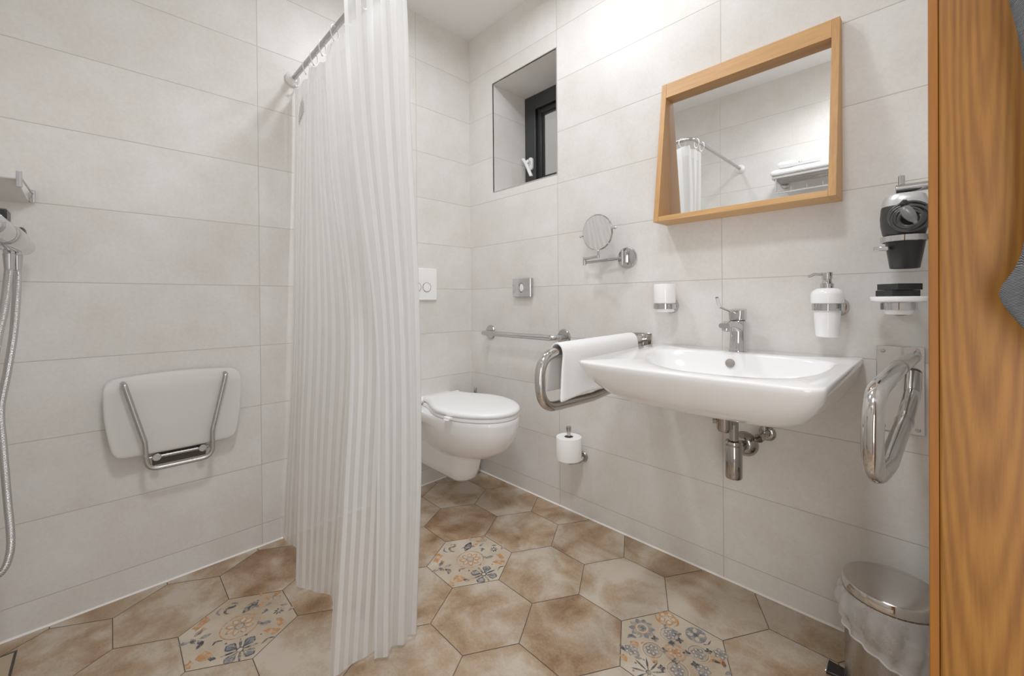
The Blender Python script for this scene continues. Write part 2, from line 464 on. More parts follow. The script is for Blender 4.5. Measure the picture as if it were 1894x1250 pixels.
# hexagon floor
S_, X0_, Y0_, TH_ = .16722, .20257, .15518, -.00796
def clip(poly, ax, lim, keep_less):
    out = []
    for i in range(len(poly)):
        a, b = poly[i], poly[(i+1) % len(poly)]
        ia = (a[ax] <= lim) if keep_less else (a[ax] >= lim); ib = (b[ax] <= lim) if keep_less else (b[ax] >= lim)
        if ia: out.append(a)
        if ia != ib:
            t = (lim - a[ax])/(b[ax]-a[ax]); out.append((a[0]+t*(b[0]-a[0]), a[1]+t*(b[1]-a[1])))
    return out
FX1 = 2.45
bm = B(); lay = bm.loops.layers.uv.verify(); cl = bm.loops.layers.float_color.new('tile')
v = [bm.verts.new((x, y, floor_z(y)-.0016)) for x, y in ((-.02, YB-.02), (FX1, YB-.02), (FX1, .02), (-.02, .02))]
bm.faces.new(v).material_index = 1
v = [bm.verts.new((x, y, -.06)) for x, y in ((-.02, YB-.02), (FX1, YB-.02), (FX1, .02), (-.02, .02))]
bm.faces.new(v[::-1]).material_index = 1
ct, st = math.cos(TH_), math.sin(TH_)
decoA = [(.44309, -1.29656), (.69968, -.57449)]; decoB = [(1.45330, -.43567)]
rng = random.Random(11)
for k in range(-40, 12):
    for m in range(-4, 9):
        qx = X0_ + 1.5*S_*(k % 2) + 3*S_*m + 1.5*S_; qy = Y0_ + k*math.sqrt(3)*S_/2
        cx, cy = qx*ct - qy*st, qx*st + qy*ct
        rr = (rng.random(), rng.random(), rng.random(), 1)
        if not (-.2 < cx < FX1+.2 and YB-.2 < cy < .2): continue
        R_ = S_ - .0015
        poly = []
        for i in range(6):
            a = PI/3*i; px, py = R_*math.cos(a), R_*math.sin(a)
            poly.append((cx + px*ct - py*st, cy + px*st + py*ct))
        for ax, lim, less in ((0, .002, False), (0, FX1, True), (1, YB+.002, False), (1, -.002, True)):
            poly = clip(poly, ax, lim, less)
            if len(poly) < 3: break
        if len(poly) < 3: continue
        f = bm.faces.new([bm.verts.new((x, y, floor_z(y))) for x, y in poly])
        dec = any((cx-a)**2 + (cy-b)**2 < 1e-3 for a, b in decoA+decoB)
        f.material_index = 2 if dec else 0
        for l in f.loops:
            l[lay].uv = (l.vert.co.x/S_*.5, l.vert.co.y/S_*.5); l[cl] = rr
# painted motifs of the three patterned tiles (thin flat glaze shapes)
def flat(pts, mi, c, dz):
    f = bm.faces.new([bm.verts.new((c[0]+x, c[1]+y, floor_z(c[1]+y)+dz)) for x, y in pts]); f.material_index = mi
    if f.normal.z < 0: f.normal_flip()
def disc(c, x, y, r, mi, dz=.0004, n=18, sx=1.): flat([(x+sx*r*math.cos(2*PI*i/n), y+r*math.sin(2*PI*i/n)) for i in range(n)], mi, c, dz)
def ring(c, x, y, r, w, mi, dz=.0004, n=28):
    for i in range(n):
        a, b = 2*PI*i/n, 2*PI*(i+1)/n
        flat([(x+(r-w/2)*math.cos(a), y+(r-w/2)*math.sin(a)), (x+(r+w/2)*math.cos(a), y+(r+w/2)*math.sin(a)),
              (x+(r+w/2)*math.cos(b), y+(r+w/2)*math.sin(b)), (x+(r-w/2)*math.cos(b), y+(r-w/2)*math.sin(b))], mi, c, dz)
def petal(c, x, y, ang, l0, l1, w, mi, dz=.0004, n=7, pw=1.):
    a = []; b = []
    for i in range(n+1):
        t = i/n; r = l0 + (l1-l0)*t; h = w*math.sin(PI*t**pw)
        a.append((r, h)); b.append((r, -h))
    pts = a + b[::-1][1:-1]
    ca, sa = math.cos(ang), math.sin(ang)
    flat([(x + p*ca - q*sa, y + p*sa + q*ca) for p, q in pts], mi, c, dz)
def stroke(c, pts, w, mi, dz=.0004):
    pts = [Vector((p[0], p[1], 0)) for p in pts]; pts = catmull(pts, 5)
    for i in range(len(pts)-1):
        d = (pts[i+1]-pts[i]).normalized(); nrm = Vector((-d.y, d.x, 0))
        t = lambda j: w*(.35+.65*math.sin(PI*min(max(j/(len(pts)-1), .0), 1.)))/2
        a, b = pts[i], pts[i+1]
        flat([(a.x+nrm.x*t(i), a.y+nrm.y*t(i)), (a.x-nrm.x*t(i), a.y-nrm.y*t(i)), (b.x-nrm.x*t(i+1), b.y-nrm.y*t(i+1)), (b.x+nrm.x*t(i+1), b.y+nrm.y*t(i+1))], mi, c, dz)
O_, D_, G_, C_ = 3, 4, 5, 6
def blotch(c, x, y, r, mi, n=9, seed=0, sx=1., ang=0.):
    q = random.Random(seed); pts = []
    for i in range(n):
        a = 2*PI*i/n; rr = r*(.55+.7*q.random()); px, py = sx*rr*math.cos(a), rr*math.sin(a)
        pts.append((x+px*math.cos(ang)-py*math.sin(ang), y+px*math.sin(ang)+py*math.cos(ang)))
    flat(pts, mi, c, .0004)
def motifA(c):
    ring(c, 0, 0, .052, .0035, O_)
    for i in range(8):
        a = PI/4*i+.2; petal(c, 0, 0, a, .012, .042, .0095, O_); petal(c, 0, 0, a, .016, .036, .0055, C_, .0007)
    ring(c, 0, 0, .0125, .003, G_, .0008)
    fx, fy = .106, -.020
    for i in range(4):
        a = PI/2*i+.55; petal(c, fx, fy, a, .006, .052, .0165, D_, pw=1.6); petal(c, fx, fy, a, .014, .048, .0115, G_, .0007, pw=1.6); petal(c, fx, fy, a, .016, .036, .0022, D_, .0009)
        petal(c, fx, fy, a+PI/4, .006, .050, .0042, D_)
    disc(c, fx, fy, .011, D_, .0009); disc(c, fx, fy, .0065, C_, .0011)
    petal(c, -.062, .028, 2.1, -.012, .055, .016, D_); petal(c, -.085, .018, 1.2, 0, .05, .004, G_)
    stroke(c, [(-.085, -.012), (-.10, -.022), (-.118, -.012), (-.112, .008), (-.125, .016), (-.135, .004)], .010, D_)
    stroke(c, [(-.10, -.035), (-.12, -.04), (-.134, -.025)], .007, G_)
    for s_, (x, y, a) in enumerate([(-.085, .095, .3), (-.07, .108, 1.9), (-.095, .082, 2.9), (-.06, .09, 4.6), (-.088, .118, 1.1)]): petal(c, x, y, a, 0, .03, .006, O_)
    ring(c, -.062, .122, .011, .003, G_); disc(c, -.062, .122, .004, G_)
    for i in range(8): petal(c, .017, .108, PI/4*i, .003, .018, .003, D_)
    blotch(c, .095, .068, .014, O_, seed=3, sx=2.2, ang=.9); blotch(c, .07, .095, .010, O_, seed=5, sx=2.)
    blotch(c, -.10, -.082, .016, O_, seed=8, sx=2.3, ang=-1.0); blotch(c, -.062, -.088, .009, O_, seed=9, sx=2., ang=-.8)
    for s_, (x, y, a) in enumerate([(-.025, -.104, .3), (-.03, -.1, 1.5), (-.015, -.112, 3.3), (-.035, -.12, 4.4), (-.01, -.09, 5.5), (-.05, -.11, 2.2)]): petal(c, x, y, a, 0, .032, .0075, G_ if s_ % 2 else D_)
    blotch(c, .06, -.10, .016, O_, seed=14, sx=1.8, ang=.5); blotch(c, .062, -.134, .010, O_, seed=15, sx=1.5); blotch(c, .085, -.085, .008, D_, seed=16, sx=1.8, ang=.6)
    blotch(c, .045, .062, .010, G_, seed=17, sx=1.7, ang=1.); blotch(c, .03, .05, .007, G_, seed=18, sx=2., ang=.3)
    for x, y, a in ((-.031, .073, .4), (-.04, .08, 1.8), (-.02, .085, 5.2), (-.05, .066, 3.6), (-.01, .118, .9), (.04, .128, 2.)): petal(c, x, y, a, 0, .026, .0055, G_)
    stroke(c, [(.128, .03), (.118, .05), (.126, .066)], .006, D_); stroke(c, [(.03, -.05), (.02, -.065), (.03, -.075)], .007, D_)
    disc(c, .055, .006, .004, D_); disc(c, .05, -.045, .0035, D_); disc(c, .085, .04, .003, D_)
def motifB(c):
    # eye flower
    x, y = -.107, .019
    for i in range(10): petal(c, x, y, 2*PI*i/10, .016, .040, .0085, G_)
    disc(c, x, y, .022, O_, .0006); disc(c, x, y, .0185, C_, .0008); disc(c, x, y, .014, G_, .0010); disc(c, x, y, .007, D_, .0012)
    # ochre flower
    x, y = -.070, .112
    for i in range(5): petal(c, x, y, 2*PI*i/5+.4, .006, .030, .014, O_, pw=1.4); petal(c, x, y, 2*PI*i/5+.4, .010, .024, .007, C_, .0007, pw=1.4)
    stroke(c, [(-.105, .10), (-.09, .085), (-.07, .08), (-.05, .088)], .007, O_); stroke(c, [(-.045, .13), (-.035, .11), (-.04, .095)], .007, O_)
    # wheel
    x, y = .021, .109
    disc(c, x, y, .030, G_)
    for i in range(4): petal(c, x, y, PI/2*i+.6, .006, .026, .006, C_, .0007)
    disc(c, x, y, .0085, D_, .0009); stroke(c, [(.05, .09), (.06, .10), (.06, .118)], .005, D_)
    # lattice of roundels
    for i, (x, y) in enumerate([(.003, .004), (-.046, -.033), (.052, .048), (.034, -.046), (-.036, .055), (-.09, -.075), (.098, .09), (.084, .002)]):
        mi = O_ if i == 0 else G_
        if i < 5:
            ring(c, x, y, .030, .0022, O_ if i == 0 else C_, .0005); ring(c, x, y, .0265, .0016, G_ if i else O_, .0006)
        for k in range(6): petal(c, x, y, PI/3*k+.2*i, .005, .021, .0075, mi, .0007); petal(c, x, y, PI/3*k+.2*i, .009, .016, .003, C_, .0009)
        disc(c, x, y, .0045, mi, .0011)
    for x, y in ((-.022, -.012), (.028, .026), (.018, -.022), (-.017, .03), (-.02, .075), (.06, .005), (-.06, .01), (0, -.07), (.07, .075), (-.005, .055)):
        for k in range(4): petal(c, x, y, PI/2*k+.7, .0, .012, .0042, D_, .0008)
    # radiating burst
    x, y = -.019, -.107
    for k in range(9): petal(c, x, y, 2*PI*k/9+.1, .006, .048, .0028, D_); disc(c, x+.040*math.cos(2*PI*k/9+.3), y+.040*math.sin(2*PI*k/9+.3), .0035, G_)
    disc(c, x, y, .008, D_, .0006)
    # arcs
    for k in range(5):
        a = 2*PI*k/5; petal(c, .115, -.040, a, .008, .040, .015, D_, pw=1.4); petal(c, .115, -.040, a, .013, .035, .010, C_, .0006, pw=1.4); petal(c, .115, -.040, a, .018, .030, .004, G_, .0008)
    # fish and sprigs
    blotch(c, -.093, -.049, .013, O_, seed=31, sx=1.6, ang=.9); petal(c, -.082, -.035, .8, 0, .02, .006, O_); blotch(c, -.09, -.112, .010, O_, seed=32, sx=1.5)
    for x, y, a in ((-.125, -.03, .2), (-.12, -.045, 1.4), (-.07, -.065, 4.0), (-.06, -.08, 2.6), (-.045, .07, .5), (-.055, .065, 1.9), (-.075, -.09, .4), (.125, .05, 2.2), (.11, .06, 3.4), (.13, .03, 1.2), (-.10, -.09, 2.8)): petal(c, x, y, a, 0, .026, .0055, D_ if a > 1.5 else G_)
    for x, y in ((.085, .055), (.105, .07), (-.03, -.06), (.02, -.10), (.06, -.09)): blotch(c, x, y, .011, O_, seed=int(1000*(x+y)+300), sx=1.6, ang=x*20)
for c in decoA: motifA(c)
for c in decoB: motifB(c)
tag(obj('floor', bm, [floor_tile, grout_f, deco_tile, ink_o, ink_b, ink_g, ink_c], smooth=False, keep=True), 'hexagonal terracotta floor tiles with three patterned ones', kind='structure')
# white caulk lines where walls meet the floor
def strip(name, p0, p1, nrm):
    bm = B(); w = .006; h = .006
    a, b, n_ = Vector(p0), Vector(p1), Vector(nrm)
    hexa(bm, [a, b, b+n_*w, a+n_*w, a+Vector((0,0,h)), b+Vector((0,0,h)), b+Vector((0,0,h*.5))+n_*.002, a+Vector((0,0,h*.5))+n_*.002])
    tag(obj(name, bm, caulk, smooth=False), 'white sealant line along the foot of the wall', kind='structure')
strip('trim_1', (.0, YB, floor_z(YB)-.001), (.0, 0, -.001), (1, 0, 0))
strip('trim_2', (0, 0, -.001), (XR, 0, -.001), (0, -1, 0))
# window reveal edge profile
bm = B(); w = .004
for x0, x1, z0, z1 in ((WX0-w, WX0, WZ0-w, WZ1+w), (WX1, WX1+w, WZ0-w, WZ1+w), (WX0, WX1, WZ1, WZ1+w), (WX0, WX1, WZ0-w, WZ0)): box(bm, x0, x1, -.0015, .006, z0, z1)
tag(obj('trim_3', bm, alu, smooth=False), 'thin grey metal edge around the window recess', kind='structure')

bm = B(); box(bm, -1.5, 2.6, 1.15, 1.2, -.1, 3.2)
tag(obj('wall_outside', bm, simple('outside_render', (.62, .58, .53), .9, bump=.2, bscale=60), smooth=False), 'grey beige wall outside the small window', kind='structure')
# window
FY = .26
win = tag(thing('window_1', 'small dark framed window set deep in the tiled wall', None, ((WX0+WX1)/2, FY, WZ0)), kind='structure')
def rect_frame(bm, x0, x1, z0, z1, y0, y1, w):
    box(bm, x0, x0+w, y0, y1, z0, z1); box(bm, x1-w, x1, y0, y1, z0, z1)
    box(bm, x0+w, x1-w, y0, y1, z0, z0+w); box(bm, x0+w, x1-w, y0, y1, z1-w, z1)
bm = B(); rect_frame(bm, WX0+.001, WX1-.001, WZ0+.001, WZ1-.001, FY, FY+.05, .086); obj('window_frame', bm, win_dark, win, False, .004)
bm = B(); rect_frame(bm, WX0+.087, WX1-.087, WZ0+.087, WZ1-.087, FY+.022, FY+.06, .030); obj('glazing_bead', bm, grey_pl, win, False, .003)
bm = B(); rect_frame(bm, WX0+.117, WX1-.117, WZ0+.117, WZ1-.117, FY+.030, FY+.05, .007); obj('gasket', bm, gasket, win, False)
bm = B(); box(bm, WX0+.118, WX1-.118, FY+.040, FY+.046, WZ0+.118, WZ1-.118); obj('pane', bm, glass_m, win, False)
bm = B(); loft(bm, [[Vector((p.x, FY-t, p.y)) for p in [Vector((q.x, q.y, 0)) for q in rrect(.252, .284, 1.795, 1.868, 0, .014)]] for t in (0, .009, .011)])
ha = obj('handle', bm, plastic, win, True, 0, label='white window handle', auto=35)
bm = B(); cyl(bm, (.268, FY-.008, 1.842), (.268, FY-.036, 1.842), .009)
loft(bm, [[Vector((x + .010*math.cos(2*PI*k/12)*1.2, FY-.040+.008*math.sin(2*PI*k/12), z)) for k in range(12)] for x, z in ((.236, 1.862), (.262, 1.825), (.302, 1.745))])
obj('lever', bm, plastic, ha, True, 0, auto=50)

# doorway on the right: lining and architrave
dr = tag(thing('door_1', 'oak door frame at the right edge of the view', None, (XR, DY0, 0)), kind='structure')
bm = B(); box(bm, 1.989, 2.16, DY0-.012, DY0-.0005, -.03, DZ); obj('door_lining', bm, door_oak, dr, False, .0025)
bm = B(); box(bm, 1.979, 1.9885, DY0-.0105, DY0+.06, -.03, DZ); box(bm, 1.9885, XR-.0005, DY0+.0005, DY0+.06, -.03, DZ)
obj('architrave', bm, door_edge, dr, False, .001)
bm = B(); box(bm, 1.996, 2.16, DY1+.0005, DY1+.02, -.03, DZ-.02); obj('door_lining', bm, door_edge, dr, False, .0015)
bm = B(); box(bm, 1.996, 2.16, DY1+.02, DY0-.012, DZ-.02, DZ-.0005); obj('door_lining', bm, door_edge, dr, False, .0015)

# ------------------------------------------------------------------ tilting frame mirror
xl, xr, zt, zb, dt, db = 1.2345, 1.785, 1.840, 1.2985, .030, .110
mir = thing('wall_mirror', 'rectangular wall mirror in a wedge shaped light oak frame above the basin', 'mirror', ((xl+xr)/2, 0, zb))
def yf(z): return -(dt + (db-dt)*(zt-z)/(zt-zb))
w = .0195
for a, b in ((xl, xl+w), (xr-w, xr)):
    bm = B(); hexa(bm, [(a, 0, zb), (b, 0, zb), (b, yf(zb), zb), (a, yf(zb), zb), (a, 0, zt), (b, 0, zt), (b, yf(zt), zt), (a, yf(zt), zt)]); obj('side_frame', bm, oak_z, mir, False, .0012)
z1 = zt-.058
bm = B(); hexa(bm, [(xl+w, 0, z1), (xr-w, 0, z1), (xr-w, yf(z1), z1), (xl+w, yf(z1), z1), (xl+w, 0, zt-.0005), (xr-w, 0, zt-.0005), (xr-w, yf(zt), zt-.0005), (xl+w, yf(zt), zt-.0005)]); obj('top_rail', bm, oak_x, mir, False, .001)
z1 = zb+.019
bm = B(); hexa(bm, [(xl+w, 0, zb), (xr-w, 0, zb), (xr-w, yf(zb), zb), (xl+w, yf(zb), zb), (xl+w, 0, z1), (xr-w, 0, z1), (xr-w, yf(z1), z1), (xl+w, yf(z1), z1)]); obj('bottom_rail', bm, oak_x, mir, False, .001)
bm = B(); box(bm, xl+w, xr-w, -.006, -.001, zb+.019, zt-.058); obj('mirror_glass', bm, mirror_m, mir, False)

# ------------------------------------------------------------------ basin
bcx = 1.511
bas = thing('wash_basin', 'wide white ceramic wash basin mounted on the wall under the oak mirror', 'basin', (bcx, -.27, .69))
NB = 96
def brim(y): return .834 + .026*y
def bsec(z, hb, hf, yfr, rad=.05, tilt=0., n=NB):
    """outline: back edge on the wall, half width hb there and hf at the front (y = yfr)"""
    c = [(bcx-hb, .001), (bcx-hf, yfr), (bcx+hf, yfr), (bcx+hb, .001)]
    P_ = fillet([Vector((bcx, .001, 0))] + [Vector((x, y, 0)) for x, y in c] + [Vector((bcx, .001, 0))], {1: .004, 2: rad, 3: rad, 4: .004}, 12)
    # front edge bows slightly outwards
    out = []
    L_ = [0]
    for i in range(1, len(P_)): L_.append(L_[-1] + (P_[i]-P_[i-1]).length)
    for k in range(n):
        t = L_[-1]*k/n; i = max(j for j in range(len(L_)-1) if L_[j] <= t + 1e-9)
        q = P_[i].lerp(P_[i+1], (t-L_[i])/max(L_[i+1]-L_[i], 1e-9))
        bow = .012*max(0, 1-((q.x-bcx)/hf)**2)*max(0, min(1, q.y/yfr))**3
        out.append(Vector((q.x, q.y-bow, z + tilt*q.y)))
    return out
def bowl_ring(m, z, tilt=0.):
    """bowl outline shrunk by m: rounded deck on the left, square towards the right; sampled to line up with the outer edge"""
    base = bsec(0, .3225, .3125, -.545); bx, cy = 1.535, -.19
    out = []
    for p in base:
        rx = (.262 if p.x > bx else .254)*(1-m*.80); ry = (.322 if p.y < cy else .078)*(1-m)
        e = (3.2 if p.x > bx else (1.75 if p.y < cy else 2.3)); e = e + (2.0-e)*min(1, m*1.1)
        a = math.atan2((p.y-cy)/ry, (p.x-bx)/rx); ca, sa = math.cos(a), math.sin(a)
        r = (abs(ca)**e + abs(sa)**e)**(-1/e)
        q = min(1, m*1.3)
        cyy = cy - .07*q
        y = cyy + ry*r*sa
        out.append(Vector((bx + (bcx-bx)*q + rx*r*ca, y, z + tilt*y)))
    return out
bm = B()
T = .026
rings = [bsec(.668, .13, .11, -.22, .08), bsec(.671, .18, .16, -.31, .09), bsec(.679, .219, .20, -.377, .09), bsec(.694, .250, .234, -.432, .085), bsec(.720, .279, .264, -.480, .07),
         bsec(.752, .299, .287, -.512, .055), bsec(.785, .3125, .302, -.531, .040, T*.5), bsec(.815, .3205, .3105, -.542, .030, T), bsec(.827, .3225, .3125, -.545, .026, T),
         bsec(.8325, .3215, .3115, -.544, .025, T), bsec(.834, .3185, .3085, -.541, .023, T)]
cyb = -.24
rings += [bowl_ring(0, .834, T), bowl_ring(.025, .8325, T), bowl_ring(.05, .827, T), bowl_ring(.09, .810, T*.8), bowl_ring(.16, .782, T*.5),
          bowl_ring(.30, .752), bowl_ring(.52, .731), bowl_ring(.74, .722), bowl_ring(.92, .718)]
loft(bm, rings)
body = obj('bowl', bm, ceramic, bas, True, auto=None)
# overflow in the bowl's rear wall
bm = B(); lathe(bm, [(.0138, -.004), (.0138, .0045), (.0120, .0060), (.0, .0068)], (bcx, -.134, .7985), (0, -1, .38), 28, cap0=True); obj('overflow_ring', bm, simple('overflow_grille', (.28, .255, .23), .45), bas, True, auto=40)
bm = B(); lathe(bm, [(.030, 0), (.030, .003), (.022, .005), (0, .006)], (bcx, -.255, .7185), (0, 0, 1), 32); obj('drain_plug', bm, chrome, bas, True, auto=40)

# basin tap
ty = -.062; tz = .834 + T*ty
tap = thing('basin_tap', 'chrome single lever mixer tap with long bent lever on the basin', 'tap', (bcx, ty, tz))
bm = B(); lathe(bm, [(.0270, -.001), (.0270, .003), (.0250, .006), (.0240, .05), (.0240, .101)], (bcx, ty, tz), (0, .03, 1), 36)
body = obj('tap_body', bm, chrome, tap, True, auto=40)
bm = B()
sp = [(bcx, ty-.002, tz+.078), (bcx, ty-.05, tz+.090), (bcx, ty-.100, tz+.094), (bcx, ty-.124, tz+.090)]
rs = []
for (x, y, z), hw, hh in zip(sp, (.021, .0185, .018, .0165), (.018, .0135, .0110, .008)):
    rs.append([Vector((x + hw*math.copysign(abs(math.cos(a))**.6, math.cos(a)), y, z + hh*math.copysign(abs(math.sin(a))**.6, math.sin(a)))) for a in [2*PI*k/24 for k in range(24)]])
loft(bm, rs); obj('spout', bm, chrome, tap, True, auto=50)
bm = B(); lathe(bm, [(.0130, 0), (.0130, .011), (.0112, .012), (.0112, .008), (0, .008)], (bcx, ty-.106, tz+.084), (0, -.12, -1), 26); obj('aerator', bm, chrome, tap, True, auto=40)
bm = B(); lathe(bm, [(.0232, .101), (.0232, .1035)], (bcx, ty+.003, tz), (0, 0, 1), 36); obj('shadow_gap', bm, dark_steel, tap, True, auto=40)
bm = B()
rs = []
for z, hw, r in ((.1035, .0235, .0235), (.105, .0250, .019), (.130, .0255, .016), (.138, .0250, .015), (.1405, .021, .012)):
    rs.append([Vector((p.x, p.y, tz+z+.10*(p.y-ty)*(0 if z < .11 else 1))) for p in rrect(bcx-hw, bcx+hw, ty+.003-hw, ty+.003+hw, 0, min(r, hw*.99), 6)])
loft(bm, rs); obj('lever_cap', bm, chrome, tap, True, auto=40)
bm = B()
lv = fillet([(bcx-.002, ty-.012, tz+.126), (bcx-.006, ty-.146, tz+.150), (bcx-.006, ty-.168, tz+.180)], .022, 8)
rs = []
for i, p in enumerate(lv):
    d = (lv[min(i+1, len(lv)-1)] - lv[max(i-1, 0)]).normalized(); nn = Vector((1, 0, 0)); up = nn.cross(d)
    rs.append([p + nn*(.0050*math.cos(a)) + up*(.0036*math.sin(a)) for a in [2*PI*k/14 for k in range(14)]])
loft(bm, rs); obj('lever', bm, chrome, tap, True, auto=50)

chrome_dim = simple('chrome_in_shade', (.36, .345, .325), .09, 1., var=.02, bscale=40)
# bottle trap and valve
tr = thing('bottle_trap', 'chrome bottle trap with wall pipe hanging below the basin', 'waste trap', (1.53, -.15, .43))
bm = B(); cx, cy = 1.511, -.19
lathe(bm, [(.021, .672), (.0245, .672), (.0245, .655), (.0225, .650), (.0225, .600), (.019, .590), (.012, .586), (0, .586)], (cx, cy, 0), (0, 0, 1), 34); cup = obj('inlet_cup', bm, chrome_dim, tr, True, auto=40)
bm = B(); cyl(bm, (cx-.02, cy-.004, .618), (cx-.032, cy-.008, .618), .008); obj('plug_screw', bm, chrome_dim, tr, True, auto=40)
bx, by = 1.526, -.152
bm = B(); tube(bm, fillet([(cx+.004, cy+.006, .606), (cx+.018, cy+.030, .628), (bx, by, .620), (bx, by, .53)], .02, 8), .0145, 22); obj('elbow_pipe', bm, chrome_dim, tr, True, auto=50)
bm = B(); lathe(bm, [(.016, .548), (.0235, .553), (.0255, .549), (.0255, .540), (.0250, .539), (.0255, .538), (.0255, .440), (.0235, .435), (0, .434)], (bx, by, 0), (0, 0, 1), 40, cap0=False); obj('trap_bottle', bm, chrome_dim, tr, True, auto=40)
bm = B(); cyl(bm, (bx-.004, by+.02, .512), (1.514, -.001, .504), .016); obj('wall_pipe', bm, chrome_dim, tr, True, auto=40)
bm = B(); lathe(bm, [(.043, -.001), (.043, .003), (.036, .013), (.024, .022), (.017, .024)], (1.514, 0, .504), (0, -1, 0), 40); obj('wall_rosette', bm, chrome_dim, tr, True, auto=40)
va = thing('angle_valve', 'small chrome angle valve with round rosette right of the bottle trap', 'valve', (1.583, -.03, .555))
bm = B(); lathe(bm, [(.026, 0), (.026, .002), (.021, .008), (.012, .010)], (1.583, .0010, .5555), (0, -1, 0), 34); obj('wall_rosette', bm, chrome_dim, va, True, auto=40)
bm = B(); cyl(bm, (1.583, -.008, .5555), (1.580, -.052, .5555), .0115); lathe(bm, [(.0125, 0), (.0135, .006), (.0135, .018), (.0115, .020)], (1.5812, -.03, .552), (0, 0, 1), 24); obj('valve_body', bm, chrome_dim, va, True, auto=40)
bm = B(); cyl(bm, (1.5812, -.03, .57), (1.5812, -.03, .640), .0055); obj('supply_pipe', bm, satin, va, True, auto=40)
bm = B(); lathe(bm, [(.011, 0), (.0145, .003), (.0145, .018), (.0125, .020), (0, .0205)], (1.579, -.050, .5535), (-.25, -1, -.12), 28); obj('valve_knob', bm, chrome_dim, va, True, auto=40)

# ------------------------------------------------------------------ grab rails
def support_rail(name, label, xw, xt, pts, plate_x0, plate_x1, rad):
    t = thing(name, label, 'grab rail', (xw, 0, .63))
    bm = B(); box(bm, plate_x0, plate_x1, -.004, .001, .630, .871); pl = obj('wall_plate', bm, steel, t, False, .0015)
    for x in (plate_x0+.014, plate_x1-.014):
        for z in (.644, .750, .857):
            bm = B(); lathe(bm, [(.006, 0), (.0055, .0014), (.003, .0022), (.0, .0012)], (x, -.004, z), (0, -1, 0), 16); obj('screw', bm, satin, pl, True, auto=40)
    bm = B(); tube(bm, fillet(pts, rad, 10), .0168, 26); obj('rail_tube', bm, steel, t, True, auto=50)
    return t
rt = support_rail('support_rail', 'polished steel fold-up support rail to the right of the basin', 1.938, 1.90,
    [(1.938, -.002, .846), (1.922, -.27, .8445), (1.9035, -.592, .832), (1.9025, -.588, .672), (1.913, -.43, .662), (1.9295, -.17, .711), (1.9365, -.055, .752), (1.9378, -.016, .80)],
    1.8605, 1.9605, {1: .3, 2: .075, 3: .075, 4: .2, 5: .2, 6: .03})
for p, q in (((1.9225, -.262, .8448), (1.9218, -.274, .8443)), ((1.9280, -.194, .7055), (1.9273, -.205, .7035))):
    bm = B(); cyl(bm, p, q, .0182); obj('collar', bm, satin, rt, True, auto=40)
lt = support_rail('support_rail', 'polished steel fold-up support rail left of the basin under the white towel', 1.12, 1.12,
    [(1.133, -.002, .846), (1.129, -.10, .8445), (1.120, -.628, .838), (1.119, -.622, .668), (1.122, -.35, .664), (1.128, -.06, .690), (1.132, -.020, .76)],
    1.0685, 1.1710, {1: .3, 2: .08, 3: .08, 4: .2, 5: .03})
bm = B(); box(bm, 1.120, 1.146, -.024, -.004, .745, .866); obj('hinge_block', bm, steel, lt, False, .003)

gb = thing('grab_bar', 'straight horizontal chrome grab bar on the wall beside the toilet', 'grab rail', (.446, 0, .83))
bm = B(); tube(bm, fillet([(.183, -.004, .829), (.188, -.078, .8295), (.713, -.078, .8295), (.716, -.004, .829)], .045, 10), .0135, 24); obj('bar', bm, chrome, gb, True, auto=50)
for x in (.181, .717):
    bm = B(); lathe(bm, [(.040, 0), (.040, .004), (.036, .009), (.015, .010)], (x, .0010, .829), (0, -1, 0), 36); obj('flange', bm, chrome, gb, True, auto=40)

# towel over the left rail
bm = B()
NY, prof = 40, []
hw, th = .0205, .007
path = [(-.032, .706), (-.029, .76), (-.0255, .815), (-.0232, .842), (-.0150, .8595), (0, .8665), (.0150, .8595), (.0232, .842), (.027, .80), (.033, .75), (.041, .690)]
path = [Vector((a, 0, b)) for a, b in path]; path = catmull(path, 5)
outer, inner = [], []
for i, p in enumerate(path):
    d = (path[min(i+1, len(path)-1)] - path[max(i-1, 0)]).normalized(); nrm = Vector((-d.z, 0, d.x))
    outer.append(p + nrm*th*.5 ); inner.append(p - nrm*th*.5)
sec = outer + inner[::-1]
rings = []
for j in range(NY+1):
    t = j/NY; y = -.088 - .458*t
    xc = 1.129 + (1.1205-1.129)*(-y-.10)/.528 if y < -.10 else 1.1295
    ring_ = []
    for q in sec:
        n_ = mnoise.noise(Vector((q.x*14, y*9, q.z*7)))
        low = max(0, (.83-q.z)/.14)
        crease = math.exp(-((t - (.93 - .55*low))/.10)**2)
        dx = .007*n_*low + low*(.010*crease*(1 if q.x > 0 else 0) + .004*math.sin(y*22+1)*(1 if q.x > 0 else -1))
        yy = y - (.048*low*(t-.15) if q.x > 0 else .012*low*t)
        zz = q.z - (.838 - (.8425 + .0125*(y+.35)*.6)) - .004*(t-.5) + (.010*low*math.sin(PI*t) if q.x > 0 else 0) - .012*low*(1-t)*(1 if q.x > 0 else 0)
        e = .06*(1 if j in (0, 1, NY-2, NY-1, NY) else 0)
        ring_.append(Vector((xc + q.x*(1.0 + e) + dx, yy, zz)))
    rings.append(ring_)
RT = loft(bm, rings, False, False); no_ = len(outer)
for rg in (RT[0], RT[-1]):
    for i in range(no_-1): bm.faces.new([rg[i], rg[i+1], rg[len(rg)-2-i], rg[len(rg)-1-i]])
tw = obj('hand_towel', bm, terry_w, None, True, sub=1); tag(tw, 'white hand towel hung over the left support rail by the basin', 'towel')

